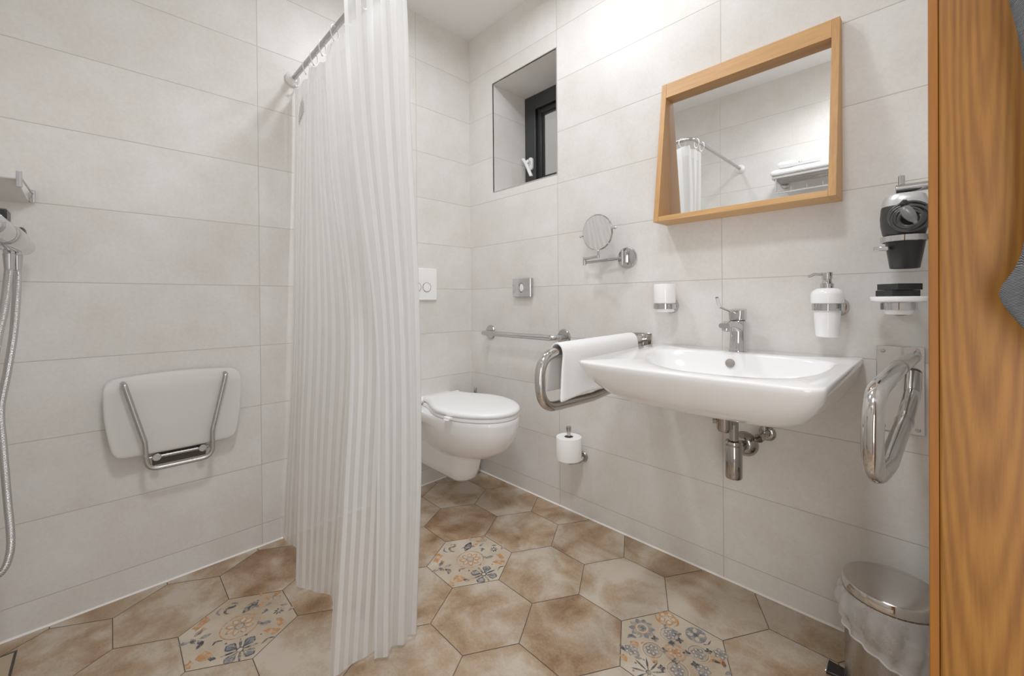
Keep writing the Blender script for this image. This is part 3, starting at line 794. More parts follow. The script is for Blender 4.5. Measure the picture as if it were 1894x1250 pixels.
# ------------------------------------------------------------------ small wall fittings
mg = thing('magnifying_mirror', 'small round chrome shaving mirror on a folding wall arm', 'mirror', (1.061, 0, 1.188))
mx_, mz_ = 1.062, 1.1865
bm = B(); lathe(bm, [(.045, 0), (.045, .005), (.041, .010), (.02, .012), (0, .012)], (mx_, .0010, mz_), (0, -1, 0), 44); obj('wall_plate', bm, chrome, mg, True, auto=40)
bm = B(); box(bm, mx_-.012, mx_+.010, -.030, -.010, mz_-.024, mz_+.024); obj('arm_bracket', bm, chrome, mg, False, .003)
bm = B(); cyl(bm, (mx_-.003, -.036, mz_-.032), (mx_-.003, -.036, mz_+.032), .0055); obj('hinge_pin', bm, chrome, mg, True, auto=40)
bm = B(); cyl(bm, (mx_-.003, -.036, mz_-.004), (.884, -.056, mz_-.012), .0062); obj('arm', bm, chrome, mg, True, auto=40)
bm = B(); cyl(bm, (.884, -.060, mz_-.024), (.884, -.060, mz_+.012), .0075); obj('hinge_pin', bm, chrome, mg, True, auto=40)
bm = B(); cyl(bm, (.884, -.062, mz_+.004), (.972, -.082, mz_+.008), .0062); obj('arm', bm, chrome, mg, True, auto=40)
dc = Vector((.968, -.082, 1.2965)); dn = Vector((-.02, -1, -.06)).normalized()
bm = B(); tube(bm, fillet([(.972, -.084, mz_+.000), (.972, -.084, mz_+.030), tuple(dc - Vector((0, 0, .072)) + Vector((0, .008, 0)))], .008, 5), .0055, 16); obj('swivel_neck', bm, chrome, mg, True, auto=50)
bm = B(); lathe(bm, [(.060, -.008), (.072, -.007), (.0765, -.002), (.0765, .003), (.0725, .0055), (.0715, .0045)], dc, dn, 64, cap1=False); rim = obj('mirror_rim', bm, chrome, mg, True, auto=45)
bm = B(); lathe(bm, [(.072, .0025), (.072, .0048)], dc, dn, 64); obj('mirror_glass', bm, mirror_m, mg, False)
for s in (-1, 1):
    bm = B(); u_ = Vector((1, 0, .10)).normalized(); cyl(bm, dc + u_*s*.0755, dc + u_*s*.088, .0035); lathe(bm, [(.003, 0), (.0055, .003), (.0055, .006), (.003, .009)], dc + u_*s*.084, u_*s, 16); obj('pivot_knob', bm, chrome, rim, True, auto=40)

# tumbler, soap dispenser and soap dish in chrome ring holders
def ring_holder(name, label, cat, cx, cy, z, r, group=None, wx=None):
    t = thing(name, label, cat, (cx, 0, z), group); wx = cx if wx is None else wx
    bm = B(); lathe(bm, [(.029, 0), (.029, .003), (.024, .010), (.010, .012)], (wx, .0010, z), (0, -1, 0), 34); obj('wall_rosette', bm, chrome, t, True, auto=40)
    bm = B(); cyl(bm, (wx, -.010, z), (wx + (cx-wx)*.4, cy+r, z), .0085); obj('arm', bm, chrome, t, True, auto=40)
    bm = B(); lathe(bm, [(r, -.0095), (r+.0035, -.0095), (r+.0035, .0095), (r, .0095)], (cx, cy, z), (0, 0, 1), 44, cap0=False, cap1=False)
    bm2 = bm
    obj('holder_ring', bm2, chrome, t, True, auto=40)
    return t
ring_holder('tumbler_holder', 'chrome ring holder carrying the white cup left of the tap', 'holder', 1.2545, -.060, .982, .0375)
cup = thing('tumbler', 'plain white ceramic tooth cup in the chrome holder left of the tap', 'cup', (1.2545, -.060, .962))
bm = B(); lathe(bm, [(.0, .9605), (.030, .9605), (.0335, .963), (.0345, .9725), (.0345, .992), (.0385, .993), (.0395, .996), (.0395, 1.064), (.0385, 1.0665), (.0365, 1.064), (.034, .99), (0, .985)], (1.2545, -.060, 0), (0, 0, 1), 48, cap0=False, cap1=False); obj('cup_body', bm, ceramic, cup, True, auto=50)

ring_holder('dispenser_holder', 'chrome ring holder carrying the white soap dispenser', 'holder', 1.757, -.070, .9815, .0335, wx=1.772)
sd = thing('soap_dispenser', 'white ceramic soap pump bottle with chrome pump right of the tap', 'soap dispenser', (1.757, -.070, .894))
bm = B(); lathe(bm, [(0, .8935), (.0255, .8935), (.0285, .896), (.0330, .972), (.0332, .991), (.0395, .9925), (.0403, .996), (.0400, 1.020), (.0370, 1.028), (.028, 1.035), (.018, 1.0375)], (1.757, -.07, 0), (0, 0, 1), 48, cap0=False); obj('bottle', bm, ceramic, sd, True, auto=45)
bm = B(); lathe(bm, [(.0165, 1.0375), (.0165, 1.050), (.0135, 1.051), (.0115, 1.058), (.0115, 1.062), (.0125, 1.063), (.0140, 1.081), (.0135, 1.083), (0, 1.083)], (1.757, -.07, 0), (0, 0, 1), 36); pp = obj('pump', bm, chrome, sd, True, auto=40)
bm = B(); tube(bm, fillet([(1.748, -.072, 1.078), (1.728, -.083, 1.0785), (1.715, -.090, 1.071)], .012, 6), [.0042]*8+[.0036], 14); obj('nozzle', bm, chrome, pp, True, auto=50)

ring_holder('dish_holder', 'chrome ring holder carrying the white soap dish with two dark boxes', 'holder', 1.912, -.085, .985, .0335)
dish = thing('soap_dish', 'white round soap dish on its chrome ring below the hair dryer', 'soap dish', (1.912, -.085, .965))
bm = B(); lathe(bm, [(0, .963), (.026, .963), (.0285, .966), (.0315, .975), (.0330, .9955), (.052, .9958), (.0570, .999), (.0590, 1.009), (.0580, 1.0105), (.055, 1.0095), (.045, 1.008), (0, 1.008)], (1.912, -.085, 0), (0, 0, 1), 56, cap0=False, cap1=False); obj('dish_body', bm, ceramic, dish, True, auto=45)
def soap_box(z0, z1, cx, cy, rot, label):
    bm = B(); box(bm, -.0325, .0325, -.0305, .0305, z0, z1)
    bmesh.ops.rotate(bm, verts=bm.verts[:], cent=(0, 0, 0), matrix=Matrix.Rotation(rot, 3, 'Z')); bmesh.ops.translate(bm, verts=bm.verts[:], vec=(cx, cy, 0))
    o = obj('soap_box', bm, soapbox, None, False, .0008); tag(o, label, 'soap box', 'dark soap boxes on the soap dish')
soap_box(1.0105, 1.0270, 1.910, -.087, .66, 'dark grey square soap box lying directly on the white soap dish')
soap_box(1.0275, 1.0440, 1.914, -.088, .82, 'dark grey square soap box on top of the other one')

# hygiene bag dispenser
bb = thing('bag_dispenser', 'square chrome hygiene bag dispenser with oval opening above the grab bar', 'dispenser', (.449, 0, 1.03))
hx, hz = .449, 1.0765
Nn = 40; bm = B()
outer = []
for k in range(Nn):
    a = 2*PI*k/Nn; c_, s_ = math.cos(a), math.sin(a); m_ = max(abs(c_), abs(s_)); outer.append((c_/m_, s_/m_))
def sq(hw, hh, y): return [Vector((hx+a*hw, y, hz+b*hh)) for a, b in outer]
def el(rx, rz, y): return [Vector((hx-.002+rx*math.cos(2*PI*k/Nn), y, hz+rz*math.sin(2*PI*k/Nn))) for k in range(Nn)]
loft(bm, [sq(.0665, .0480, .001), sq(.0665, .0480, -.020), sq(.0650, .0465, -.0215), el(.021, .0265, -.0215), el(.018, .0235, -.016)], True, False)
obj('housing', bm, chrome, bb, True, auto=25)
bm = B(); loft(bm, [el(.0185, .024, -.0155), el(.010, .019, -.0185)], True, True); bm2 = bm
obj('bags', bm, paper, bb, True)
# robe hook knob behind towel
hk = thing('robe_hook', 'small round chrome wall knob just above the towel', 'hook', (.802, 0, .8075))
bm = B(); lathe(bm, [(.017, 0), (.017, .003), (.009, .006), (.009, .020), (.0150, .023), (.0150, .030), (.012, .033), (0, .034)], (.802, .0010, .8075), (0, -1, 0), 28); obj('knob', bm, satin, hk, True, auto=40)

# toilet paper
tx, tyy = .802, -.078
th_ = thing('paper_holder', 'chrome upright toilet roll holder on the wall below the towel', 'holder', (tx, 0, .28))
bm = B(); lathe(bm, [(.024, 0), (.024, .003), (.019, .009), (.009, .010)], (.828, .0010, .280), (0, -1, 0), 30); obj('wall_rosette', bm, satin, th_, True, auto=40)
bm = B(); tube(bm, fillet([(.828, -.004, .276), (.828, -.018, .262), (tx, tyy, .262), (tx, tyy, .29)], .018, 6), .0075, 16); obj('arm', bm, satin, th_, True, auto=50)
bm = B(); lathe(bm, [(.0075, .28), (.0075, .385), (.0085, .400), (.0120, .428), (.0118, .431), (0, .4315)], (tx, tyy, 0), (0, 0, 1), 24); obj('spindle', bm, satin, th_, True, auto=40)
tp = thing('toilet_roll', 'white toilet paper roll standing upright on the chrome holder', 'toilet paper', (tx, tyy, .283))
bm = B(); lathe(bm, [(.0205, .283), (.0560, .283), (.0575, .2845), (.0575, .3835), (.0565, .385), (.0205, .385)], (tx, tyy, 0), (0, 0, 1), 56, False, False)
obj('paper', bm, paper, tp, True, auto=40)
bm = B(); lathe(bm, [(.0205, .2835), (.0205, .3845), (.0195, .3845), (.0195, .2835)], (tx, tyy, 0), (0, 0, 1), 40, False, False); obj('cardboard_core', bm, cardboard, tp, True, auto=40)

# ------------------------------------------------------------------ toilet
wc = thing('toilet', 'white wall-hung toilet with closed lid partly behind the shower curtain', 'toilet', (.35, -.35, .15))
tcy = -.35
def tsec(z, bw, cx, rx, ry, xb=-0.001, nb=10, ne=30, p=2.0):
    out = []
    sgn = [(-1, 1)]
    for i in range(nb):                       # right side from the wall to the ellipse
        t = i/nb; s = t*t*(3-2*t)
        out.append(Vector((xb + (cx-xb)*t, tcy + bw + (ry-bw)*s, z)))
    for i in range(ne+1):
        a = PI/2 - PI*i/ne; c_, s_ = math.cos(a), math.sin(a)
        out.append(Vector((cx + rx*math.copysign(abs(c_)**(2/p), c_), tcy + ry*math.copysign(abs(s_)**(2/p), s_), z)))
    for i in range(nb-1, -1, -1):
        t = i/nb; s = t*t*(3-2*t)
        out.append(Vector((xb + (cx-xb)*t, tcy - bw - (ry-bw)*s, z)))
    return out
bm = B()
loft(bm, [tsec(.268, .045, .33, .10, .060), tsec(.280, .055, .355, .155, .088), tsec(.306, .062, .38, .205, .118), tsec(.348, .070, .40, .248, .145), tsec(.392, .082, .415, .268, .165), tsec(.428, .10, .42, .277, .177),
          tsec(.4375, .115, .42, .278, .179), tsec(.444, .176, .42, .279, .180), tsec(.470, .182, .42, .281, .184), tsec(.484, .182, .42, .281, .184), tsec(.489, .179, .42, .278, .181)])
obj('bowl', bm, ceramic, wc, True, auto=55)
bm = B()
loft(bm, [tsec(.150, .035, .355, .035, .040), tsec(.153, .050, .36, .055, .055), tsec(.168, .058, .365, .072, .066), tsec(.20, .062, .37, .080, .071), tsec(.25, .066, .375, .090, .077), tsec(.295, .075, .38, .105, .085)])
obj('trap_housing', bm, ceramic, wc, True, auto=55)
bm = B()
loft(bm, [tsec(.4905, .115, .43, .263, .179, .205, 6), tsec(.4935, .118, .43, .267, .183, .202, 6), tsec(.504, .118, .43, .267, .183, .202, 6), tsec(.507, .115, .43, .264, .180, .205, 6)])
obj('seat', bm, plastic, wc, True, auto=50)
bm = B()
def lid(z, d, c=0): return tsec(z, .108-d, .43, .272-d, .188-d, .176+d, 8)
loft(bm, [lid(.5085, .012), lid(.510, .003), lid(.516, 0), lid(.523, .001), lid(.529, .006), lid(.5325, .018), lid(.5345, .045), lid(.5355, .10)])
ld = obj('lid', bm, plastic, wc, True, auto=60)
bm = B(); loft(bm, [[Vector((p.x, p.y, z)) for p in rrect(.49-e, .535+e, -.551+e, -.53, 0, .008)] for z, e in ((.5, -.004), (.503, 0), (.510, 0))]); obj('lid_tab', bm, plastic, ld, True, auto=50)
for s in (-1, 1):
    bm = B(); cyl(bm, (.172, tcy+s*.096-.026, .513), (.172, tcy+s*.096+.026, .513), .0155, 24, .004); obj('hinge', bm, plastic, wc, True, auto=40)
    bm = B(); lathe(bm, [(.017, 0), (.017, .012), (.012, .024)], (.172, tcy+s*.096, .4885), (0, 0, 1), 22); obj('hinge_foot', bm, chrome, wc, True, auto=40)
# flush plate
fp = thing('flush_plate', 'white flush plate with two round buttons on the wall above the toilet', 'flush plate', (0, -.350, 1.1))
bm = B(); box(bm, -.001, .0115, -.4475, -.2525, 1.0155, 1.1895); obj('plate', bm, plastic, fp, False, .003)
for y in (-.319, -.3815):
    bm = B(); lathe(bm, [(.0265, 0), (.0265, .0022), (.0240, .0028), (.0235, .0015)], (.0115, y, 1.0865), (1, 0, 0), 44, True, False); bt = obj('button_ring', bm, chrome, fp, True, auto=40)
    bm = B(); lathe(bm, [(.0235, .0008), (.0232, .0022), (.018, .0027), (0, .0027)], (.0115, y, 1.0865), (1, 0, 0), 44); obj('button', bm, plastic, bt, True, auto=50)
# toilet brush standing in the corner behind the toilet
tb = thing('toilet_brush', 'grey toilet brush handle showing above the toilet lid in the corner', 'toilet brush', (.078, -.036, floor_z(-.06)))
bm = B(); lathe(bm, [(.026, .001), (.027, .004), (.027, .26), (.025, .262), (.025, .02), (0, .02)], (.078, -.036, 0), (0, 0, 1), 36, True, False); obj('holder', bm, satin, tb, True, auto=40)
bm = B(); cyl(bm, (.078, -.036, .25), (.078, -.036, .47), .0045); lathe(bm, [(.006, .45), (.0095, .455), (.0095, .497), (.008, .500), (0, .5005)], (.078, -.036, 0), (0, 0, 1), 20); obj('handle', bm, satin, tb, True, auto=40)
bm = B(); lathe(bm, [(.0, .08), (.02, .09), (.021, .16), (.014, .17), (.0045, .25)], (.078, -.036, 0), (0, 0, 1), 24); obj('brush_head', bm, white_matt, tb, True)

# ------------------------------------------------------------------ folding shower seat
fs = thing('folding_shower_bench', 'folded up translucent white shower seat with steel tube frame on the left wall', 'shower seat', (0, -1.4, .48))
bm = B()
NU, NV = 30, 20
def seat_pt(u, v, back):
    # u 0..1 across (y), v 0..1 upwards
    z = .482 + .268*v
    hw = .172 + .024*v + .010*math.sin(PI*v)
    cyS = -1.404
    e = abs(2*u-1)
    y = cyS + (2*u-1)*hw
    z += .012*(1-(2*u-1)**2)*(1 if v > .5 else -.3)*abs(2*v-1)**2 - .010*(1-v)*(1-v)*0
    x = .056 + .010*(2*u-1)**2 - .012*v**2 - .022*max(0, v-.85)/.15*.6
    # rounded corners
    r = .16
    du = max(0, (e-(1-r))/r); dv = max(0, ((abs(2*v-1))-(1-r*1.4))/(r*1.4))
    k = math.hypot(du, dv)
    if du > 0 and dv > 0 and k > max(du, dv):
        f_ = max(du, dv)/k
        e2 = (1-r) + r*du*f_*1.0; y = cyS + math.copysign(e2, 2*u-1)*hw
        vv = (1-r*1.4) + r*1.4*dv*f_; z = .482 + .268*(.5+.5*math.copysign(vv, 2*v-1)) + .012*(1-(2*u-1)**2)*(1 if v > .5 else -.3)*abs(2*v-1)**2
    return Vector((x - (.012 if back else 0), y, z))
G = {}
for s in (0, 1):
    for i in range(NU+1):
        for j in range(NV+1): G[s, i, j] = bm.verts.new(seat_pt(i/NU, j/NV, s))
for s in (0, 1):
    for i in range(NU):
        for j in range(NV): bm.faces.new([G[s, i, j], G[s, i+1, j], G[s, i+1, j+1], G[s, i, j+1]])
for i in range(NU):
    for j in (0, NV): bm.faces.new([G[0, i, j], G[0, i+1, j], G[1, i+1, j], G[1, i, j]])
for j in range(NV):
    for i in (0, NU): bm.faces.new([G[0, i, j], G[0, i, j+1], G[1, i, j+1], G[1, i, j]])
obj('seat_panel', bm, frosted, fs, True, sub=1)
bm = B()
tube(bm, fillet([(.058, -1.551, .738), (.084, -1.548, .736), (.090, -1.4985, .533), (.090, -1.4935, .437), (.090, -1.308, .437), (.090, -1.3085, .533), (.084, -1.2635, .736), (.058, -1.262, .738)], {1: .012, 2: .03, 3: .036, 4: .036, 5: .03, 6: .012}, 9), .0080, 20)
obj('tube_frame', bm, satin, fs, True, auto=50)
bm = B(); box(bm, .001, .012, -1.475, -1.318, .425, .515); obj('wall_bracket', bm, dark_steel, fs, False, .002)
for y in (-1.4655, -1.334):
    bm = B(); cyl(bm, (.012, y, .466), (.062, y, .466), .0125, 26, .0015); obj('pivot_stud', bm, satin, fs, True, auto=40)
bm = B(); cyl(bm, (.040, -1.492, .463), (.040, -1.308, .463), .006); obj('pivot_rod', bm, satin, fs, True, auto=40)

# ------------------------------------------------------------------ shower curtain, rod and rings
ROD = (-.990, 1.990)
rod = thing('curtain_rod', 'white L-shaped shower curtain rod running from the left wall', 'curtain rod', (0, ROD[0], ROD[1]))
bm = B(); tube(bm, fillet([(.006, ROD[0], ROD[1]), (.935, ROD[0], ROD[1]), (.935, YB+.006, ROD[1])], .055, 10), .0098, 22); obj('rod', bm, satin if False else simple('satin_aluminium', (.42, .42, .415), .26, 1.), rod, True, auto=60)
for c, d in (((.0005, ROD[0], ROD[1]), (1, 0, 0)), ((.935, YB+.0005, ROD[1]), (0, 1, 0))):
    bm = B(); lathe(bm, [(.031, 0), (.031, .010), (.027, .016), (.021, .019), (.018, .024), (.012, .025)], c, d, 36); obj('end_flange', bm, white_matt, rod, True, auto=40)
NODES = [
 [(.016,-.985,1.945), (.014,-.995,1.5), (.029,-1.01,.95), (.022,-1.03,.45), (.012,-1.055,.02)],
 [(.164,-.98,1.945), (.146,-.985,1.5), (.118,-.99,.95), (.125,-1.01,.45), (.158,-1.035,.02)],
 [(.219,-1.0,1.945), (.217,-1.01,1.5), (.236,-1.03,.95), (.291,-1.07,.45), (.391,-1.116,.02)],
 [(.34,-.975,1.945), (.411,-.98,1.5), (.566,-.99,.95), (.556,-1.01,.45), (.537,-1.04,.02)],
 [(.403,-1.0,1.945), (.51,-1.02,1.5), (.727,-1.06,.95), (.80,-1.115,.45), (.850,-1.169,.02)],
 [(.70,-.985,1.945), (.77,-.985,1.5), (.84,-.99,.95), (.84,-1.01,.45), (.846,-1.045,.02)],
 [(.922,-.955,1.945), (.932,-.948,1.5), (.928,-.928,.95), (.913,-.918,.45), (.876,-.918,.02)],
 [(.930,-1.150,1.945), (.925,-1.131,1.5), (.903,-1.058,.95), (.892,-1.051,.45), (.886,-1.057,.02)]]
UU = [0, 4, 4.8, 10.8, 11.5, 16, 17.5, 23]
BOT = [.000, .000, .003, .003, .003, .003, .004, .004]
NVc, NS = 60, 26
colsn = [catmull([Vector(p) for p in n_], NVc//4) for n_ in NODES]     # top .. bottom for every node
NVc = len(colsn[0]) - 1
rows = []
for j in range(NVc+1):
    nd = [c_[j] for c_ in colsn]
    pts, us = [], []
    for k in range(len(nd)-1):
        for i in range(NS):
            t = i/NS; pts.append(nd[k].lerp(nd[k+1], t)); us.append(UU[k] + (UU[k+1]-UU[k])*t)
    pts.append(nd[-1]); us.append(UU[-1])
    for it in range(14):                     # round the folds
        q = pts[:]
        for i in range(1, len(pts)-1): q[i] = pts[i]*.5 + (pts[i-1]+pts[i+1])*.25
        pts = q
    v_ = j/NVc
    out = []
    for i, p in enumerate(pts):
        a = pts[max(i-1, 0)]; b = pts[min(i+1, len(pts)-1)]; d = (b-a); nrm = Vector((-d.y, d.x, 0)).normalized()
        u = us[i]; seg = 6 if u > 17.5 else 0
        amp = (.006 + .004*v_) if u > 17.5 else .0025
        off = amp*math.sin(u*2*PI*(.46 if u > 17.5 else .30) + 1.3*v_) + (.006 if u > 17.5 else .0035)*mnoise.noise(Vector((u*.6, v_*4, 3.)))
        k = next(z for z in range(len(UU)-1) if UU[z] <= u <= UU[z+1] + 1e-9); t = (u-UU[k])/(UU[k+1]-UU[k])
        zb_ = BOT[k] + (BOT[k+1]-BOT[k])*t
        z = p.z
        w_ = max(0, (v_-.85)/.15); z = z + (floor_z(p.y) + zb_ - .012)*w_ - .0
        top = max(0, 1-v_/.06); z -= top*.010*math.sin(PI*((u/3.0) % 1))      # scalloped between the rings
        out.append((Vector((max(p.x + nrm.x*off, .012), p.y + nrm.y*off, max(z, floor_z(p.y)+.003))), u))
    rows.append(out)
cur = thing('shower_curtain', 'white striped sheer shower curtain hanging in folds to the floor', 'curtain', (.5, -1.0, 0))
bm = B(); lay = bm.loops.layers.uv.verify()
VV = [[bm.verts.new(p) for p, u in r_] for r_ in rows]
ncol = len(VV[0])
for j in range(NVc):
    for i in range(ncol-1):
        f = bm.faces.new([VV[j][i], VV[j][i+1], VV[j+1][i+1], VV[j+1][i]])
        for l, (jj, ii) in zip(f.loops, ((j, i), (j, i+1), (j+1, i+1), (j+1, i))): l[lay].uv = (rows[jj][ii][1], rows[jj][ii][0].z)
obj('fabric', bm, curtain_m, cur, True)
# grey hatched leaf shaped mark near the top hem
bm = B()
mark_grey = simple('mark_grey', (.48, .48, .47), .6)
def cpt(u, z):
    i = min(range(ncol), key=lambda i: abs(rows[8][i][1]-u)); j = min(range(NVc+1), key=lambda j: abs(rows[j][i][0].z-z))
    p = rows[j][i][0]; return Vector((p.x+.002, p.y-.003, z))
for k in range(9):
    t = k/8; zc = 1.855 - .085*t; hwid = .85*math.sin(PI*(.12+.76*t))
    a = cpt(2.5-hwid-.45*t, zc-.008); b = cpt(2.5+hwid-.45*t, zc+.010)
    nz = Vector((0, 0, .0032))
    bm.faces.new([bm.verts.new(q) for q in (a-nz, b-nz, b+nz, a+nz)])
obj('hatched_mark', bm, mark_grey, cur, False, label='grey hatched oval mark near the hem')
# rings
ring_pos = [(.040, 0), (.172, .4), (.262, .2), (.352, .35), (.47, .1), (.590, .3), (.70, .15), (.80, .3), (.875, .2), (-1.06, .2), (-1.142, .3)]
ring0 = None
for i, (x, tl) in enumerate(ring_pos):
    if ring0 is None:
        bm = B(); rr_ = .0275
        tube(bm, [Vector((0, rr_*.82*math.cos(2*PI*k/28), -.0145 + rr_*math.sin(2*PI*k/28))) for k in range(28)], .0021, 10, closed=True)
        lathe(bm, [(.0045, -.004), (.0045, .004)], (0, 0, -.0145-.0275), (1, 0, 0), 12)
        ring0 = obj('curtain_ring', bm, white_matt, None, True, auto=60); r_ = ring0
    else:
        r_ = ring0.copy(); col.objects.link(r_)
    r_.location = (x, ROD[0], ROD[1]) if x > 0 else (.935, x, ROD[1]); r_.rotation_euler = (0, 0, .5+.4*tl - (PI/2 if x < 0 else 0))
    ordn = ['first', 'second', 'third', 'fourth', 'fifth', 'sixth', 'seventh', 'eighth', 'ninth, at the bend', 'second last', 'last'][i]
    tag(r_, f'white plastic curtain ring on the rod, {ordn} from the left wall', 'curtain ring', 'white rings on the curtain rod')

# ------------------------------------------------------------------ shower mixer, hose, shelf, drain
sm = thing('shower_mixer', 'chrome bar shower mixer with black lever at the left edge', 'tap', (.25, -1.765, 1.19))
ay, az = -1.767, 1.181
bm = B(); cyl(bm, (.072, ay, az), (.60, ay, az), .0265, 40, .006); obj('mixer_body', bm, chrome, sm, True, auto=40)
bm = B(); lathe(bm, [(.0268, 0), (.0300, .004), (.0310, .012), (.0310, .17), (.0300, .178), (.0268, .182)], (.245, ay, az), (1, 0, 0), 44); obj('mixer_sleeve', bm, chrome, sm, True, auto=50)
bm = B(); hexa(bm, [(.095, ay-.016, az+.022), (.150, ay-.016, az+.022), (.150, ay+.014, az+.022), (.095, ay+.014, az+.022), (.100, ay-.012, az+.050), (.146, ay-.012, az+.050), (.146, ay+.010, az+.050), (.100, ay+.010, az+.050)]); obj('grip', bm, grey_pl, sm, False, .004)
bm = B(); cyl(bm, (.285, ay-.010, az+.028), (.285, ay-.010, az+.046), .009); box(bm, .250, .315, ay-.040, ay-.003, az+.044, az+.074); obj('lever', bm, black_pl, sm, False, .003, auto=40)
for x in (.14, .53):
    bm = B(); cyl(bm, (x, ay-.015, az), (x, YB-.001, az), .018); lathe(bm, [(.034, 0), (.034, .005), (.026, .013)], (x, YB-.001, az), (0, 1, 0), 30); obj('wall_union', bm, chrome, sm, True, auto=40)
for x, y in ((.185, ay+.000), (.225, ay-.010)):
    bm = B(); lathe(bm, [(.0085, 0), (.0105, -.004), (.0105, -.012), (.0118, -.013), (.0095, -.054), (.007, -.056)], (x, y, az-.022), (0, 0, 1), 22); obj('hose_nut', bm, chrome, sm, True, auto=40)
hp = [(.185, ay, az-.074), (.190, ay-.001, 1.04), (.203, -1.773, .93), (.20, -1.786, .82), (.20, -1.7985, .72), (.20, -1.795, .62), (.20, -1.789, .48), (.20, -1.784, .38), (.20, -1.785, .33), (.202, -1.793, .292), (.206, -1.806, .275), (.21, -1.822, .285), (.215, -1.833, .33), (.22, -1.838, .42),
      (.225, -1.83, .58), (.228, -1.815, .75), (.232, -1.80, .9), (.230, -1.786, 1.0), (.225, ay-.010, az-.074)]
bm = B(); tube(bm, catmull([Vector(p) for p in hp], 10), .0086, 16, uv=True); ho = obj('shower_hose', bm, hose_m, None, True)
tag(ho, 'ribbed chrome shower hose hanging in a loop at the left edge', 'hose')
sh = thing('shower_shelf', 'small frosted wall shelf with chrome corner clips above the shower mixer', 'shelf', (.07, -1.8, 1.335))
def sz(x): return 1.331 + (x-.004)*.30
bm = B(); hexa(bm, [(.001, YB+.002, sz(0)-.006), (.145, YB+.002, sz(.145)-.006), (.145, -1.770, sz(.145)-.006), (.001, -1.757, sz(0)-.006), (.001, YB+.002, sz(0)), (.145, YB+.002, sz(.145)), (.145, -1.770, sz(.145)), (.001, -1.757, sz(0))]); obj('shelf_board', bm, frosted, sh, False, .002)
for x, y, z, h in ((.010, -1.7505, 1.346, .019), (.140, -1.7650, 1.369, .022)):
    bm = B(); loft(bm, [[Vector((p.x, p.y, q)) for p in rrect(x-.006, x+.006, y-.006, y+.006, 0, .002, 3)] for q in (z-h, z+h)]); obj('corner_clip', bm, chrome, sh, True, auto=40)
bm = B(); cyl(bm, (.010, -1.7495, 1.352), (.140, -1.7640, 1.378), .0026); obj('side_rod', bm, chrome, sh, True, auto=40)
dn_ = thing('floor_drain', 'tile-inlaid floor drain with dark slot in the shower corner', 'drain', (.13, -1.83, floor_z(-1.8)))
def slot(bm, x0, x1, y0, y1):
    hexa(bm, [(x, y, floor_z(y)+.0002) for x, y in ((x0, y0), (x1, y0), (x1, y1), (x0, y1))] + [(x, y, floor_z(y)+.0012) for x, y in ((x0, y0), (x1, y0), (x1, y1), (x0, y1))])
bm = B(); slot(bm, .075, .86, -1.793, -1.787); slot(bm, .075, .081, -1.865, -1.793); slot(bm, .854, .86, -1.865, -1.793); slot(bm, .081, .854, -1.8655, -1.8615); obj('drain_slot', bm, hole_dark, dn_, False)
bm = B(); slot(bm, .0815, .8535, -1.861, -1.7935); obj('tile_insert', bm, simple('drain_insert_tile', (.42, .33, .23), .45), dn_, False)

# ------------------------------------------------------------------ hair dryer and its holders
hb = thing('wall_hook', 'short chrome bar with upright peg on the wall above the hair dryer', 'hook', (1.95, -.10, 1.29))
bm = B(); cyl(bm, (1.9085, -.10, 1.291), (XR-.006, -.10, 1.291), .0115, 28, .001); obj('bar', bm, chrome, hb, True, auto=40)
bm = B(); lathe(bm, [(.0120, 0), (.0120, .0018)], (1.9285, -.10, 1.291), (1, 0, 0), 28); obj('collar', bm, chrome, hb, True, auto=40)
bm = B(); cyl(bm, (1.9195, -.10, 1.300), (1.9195, -.10, 1.325), .0068, 22, .001); obj('peg', bm, chrome, hb, True, auto=40)
bm = B(); cyl(bm, (XR-.0005, -.10, 1.291), (XR-.008, -.10, 1.291), .024); obj('wall_rosette', bm, chrome, hb, True, auto=40)
dx, dy = 1.925, -.125
dh = thing('dryer_holder', 'chrome ring bracket holding the black hair dryer', 'holder', (dx, dy, 1.16))
bm = B(); lathe(bm, [(.0425, 1.150), (.0465, 1.150), (.0465, 1.164), (.0425, 1.164)], (dx, dy, 0), (0, 0, 1), 44, False, False); obj('holder_ring', bm, chrome, dh, True, auto=40)
bm = B(); tube(bm, fillet([(dx+.044, dy+.01, 1.157), (dx+.06, dy+.03, 1.157), (XR-.001, dy+.03, 1.157)], .012, 5), .007, 14); obj('arm', bm, chrome, dh, True, auto=50)
bm = B(); loft(bm, [[Vector((dx+(-.036+.030*math.cos(a)*0) + q*.03-.006, dy-.040+abs(q)*.004, z)) for q, z in ((-.5, 1.128), (.5, 1.1275), (.5, 1.1385), (-.5, 1.139))] for a in (0,)] + [[Vector((dx-.036+q*.026-.006, dy-.022, z)) for q, z in ((-.5, 1.128), (.5, 1.1275), (.5, 1.1385), (-.5, 1.139))]])
obj('hook', bm, chrome, dh, False, .002)
hd = thing('hair_dryer', 'black hair dryer with silver rim and coiled cable at the right', 'hair dryer', (dx, dy, 1.08))
axd = Vector((.02, .0, 1))
bm = B(); lathe(bm, [(.0365, 1.165), (.0410, 1.168), (.0455, 1.190), (.0470, 1.212), (.0455, 1.236), (.0445, 1.240)], (dx-.024, dy, 0), axd, 48); obj('dryer_body', bm, grey_pl, hd, True, auto=60)
bm = B(); lathe(bm, [(.0447, 1.240), (.0440, 1.252), (.0400, 1.266), (.0345, 1.270), (.032, 1.268)], (dx-.024, dy, 0), axd, 48, False, False); obj('silver_rim', bm, silver_pl, hd, True, auto=60)
bm = B(); lathe(bm, [(.0330, 1.262), (.0325, 1.267), (.02, 1.2665), (0, 1.2665)], (dx-.024, dy, 0), axd, 40); obj('air_intake', bm, black_pl, hd, True, auto=60)
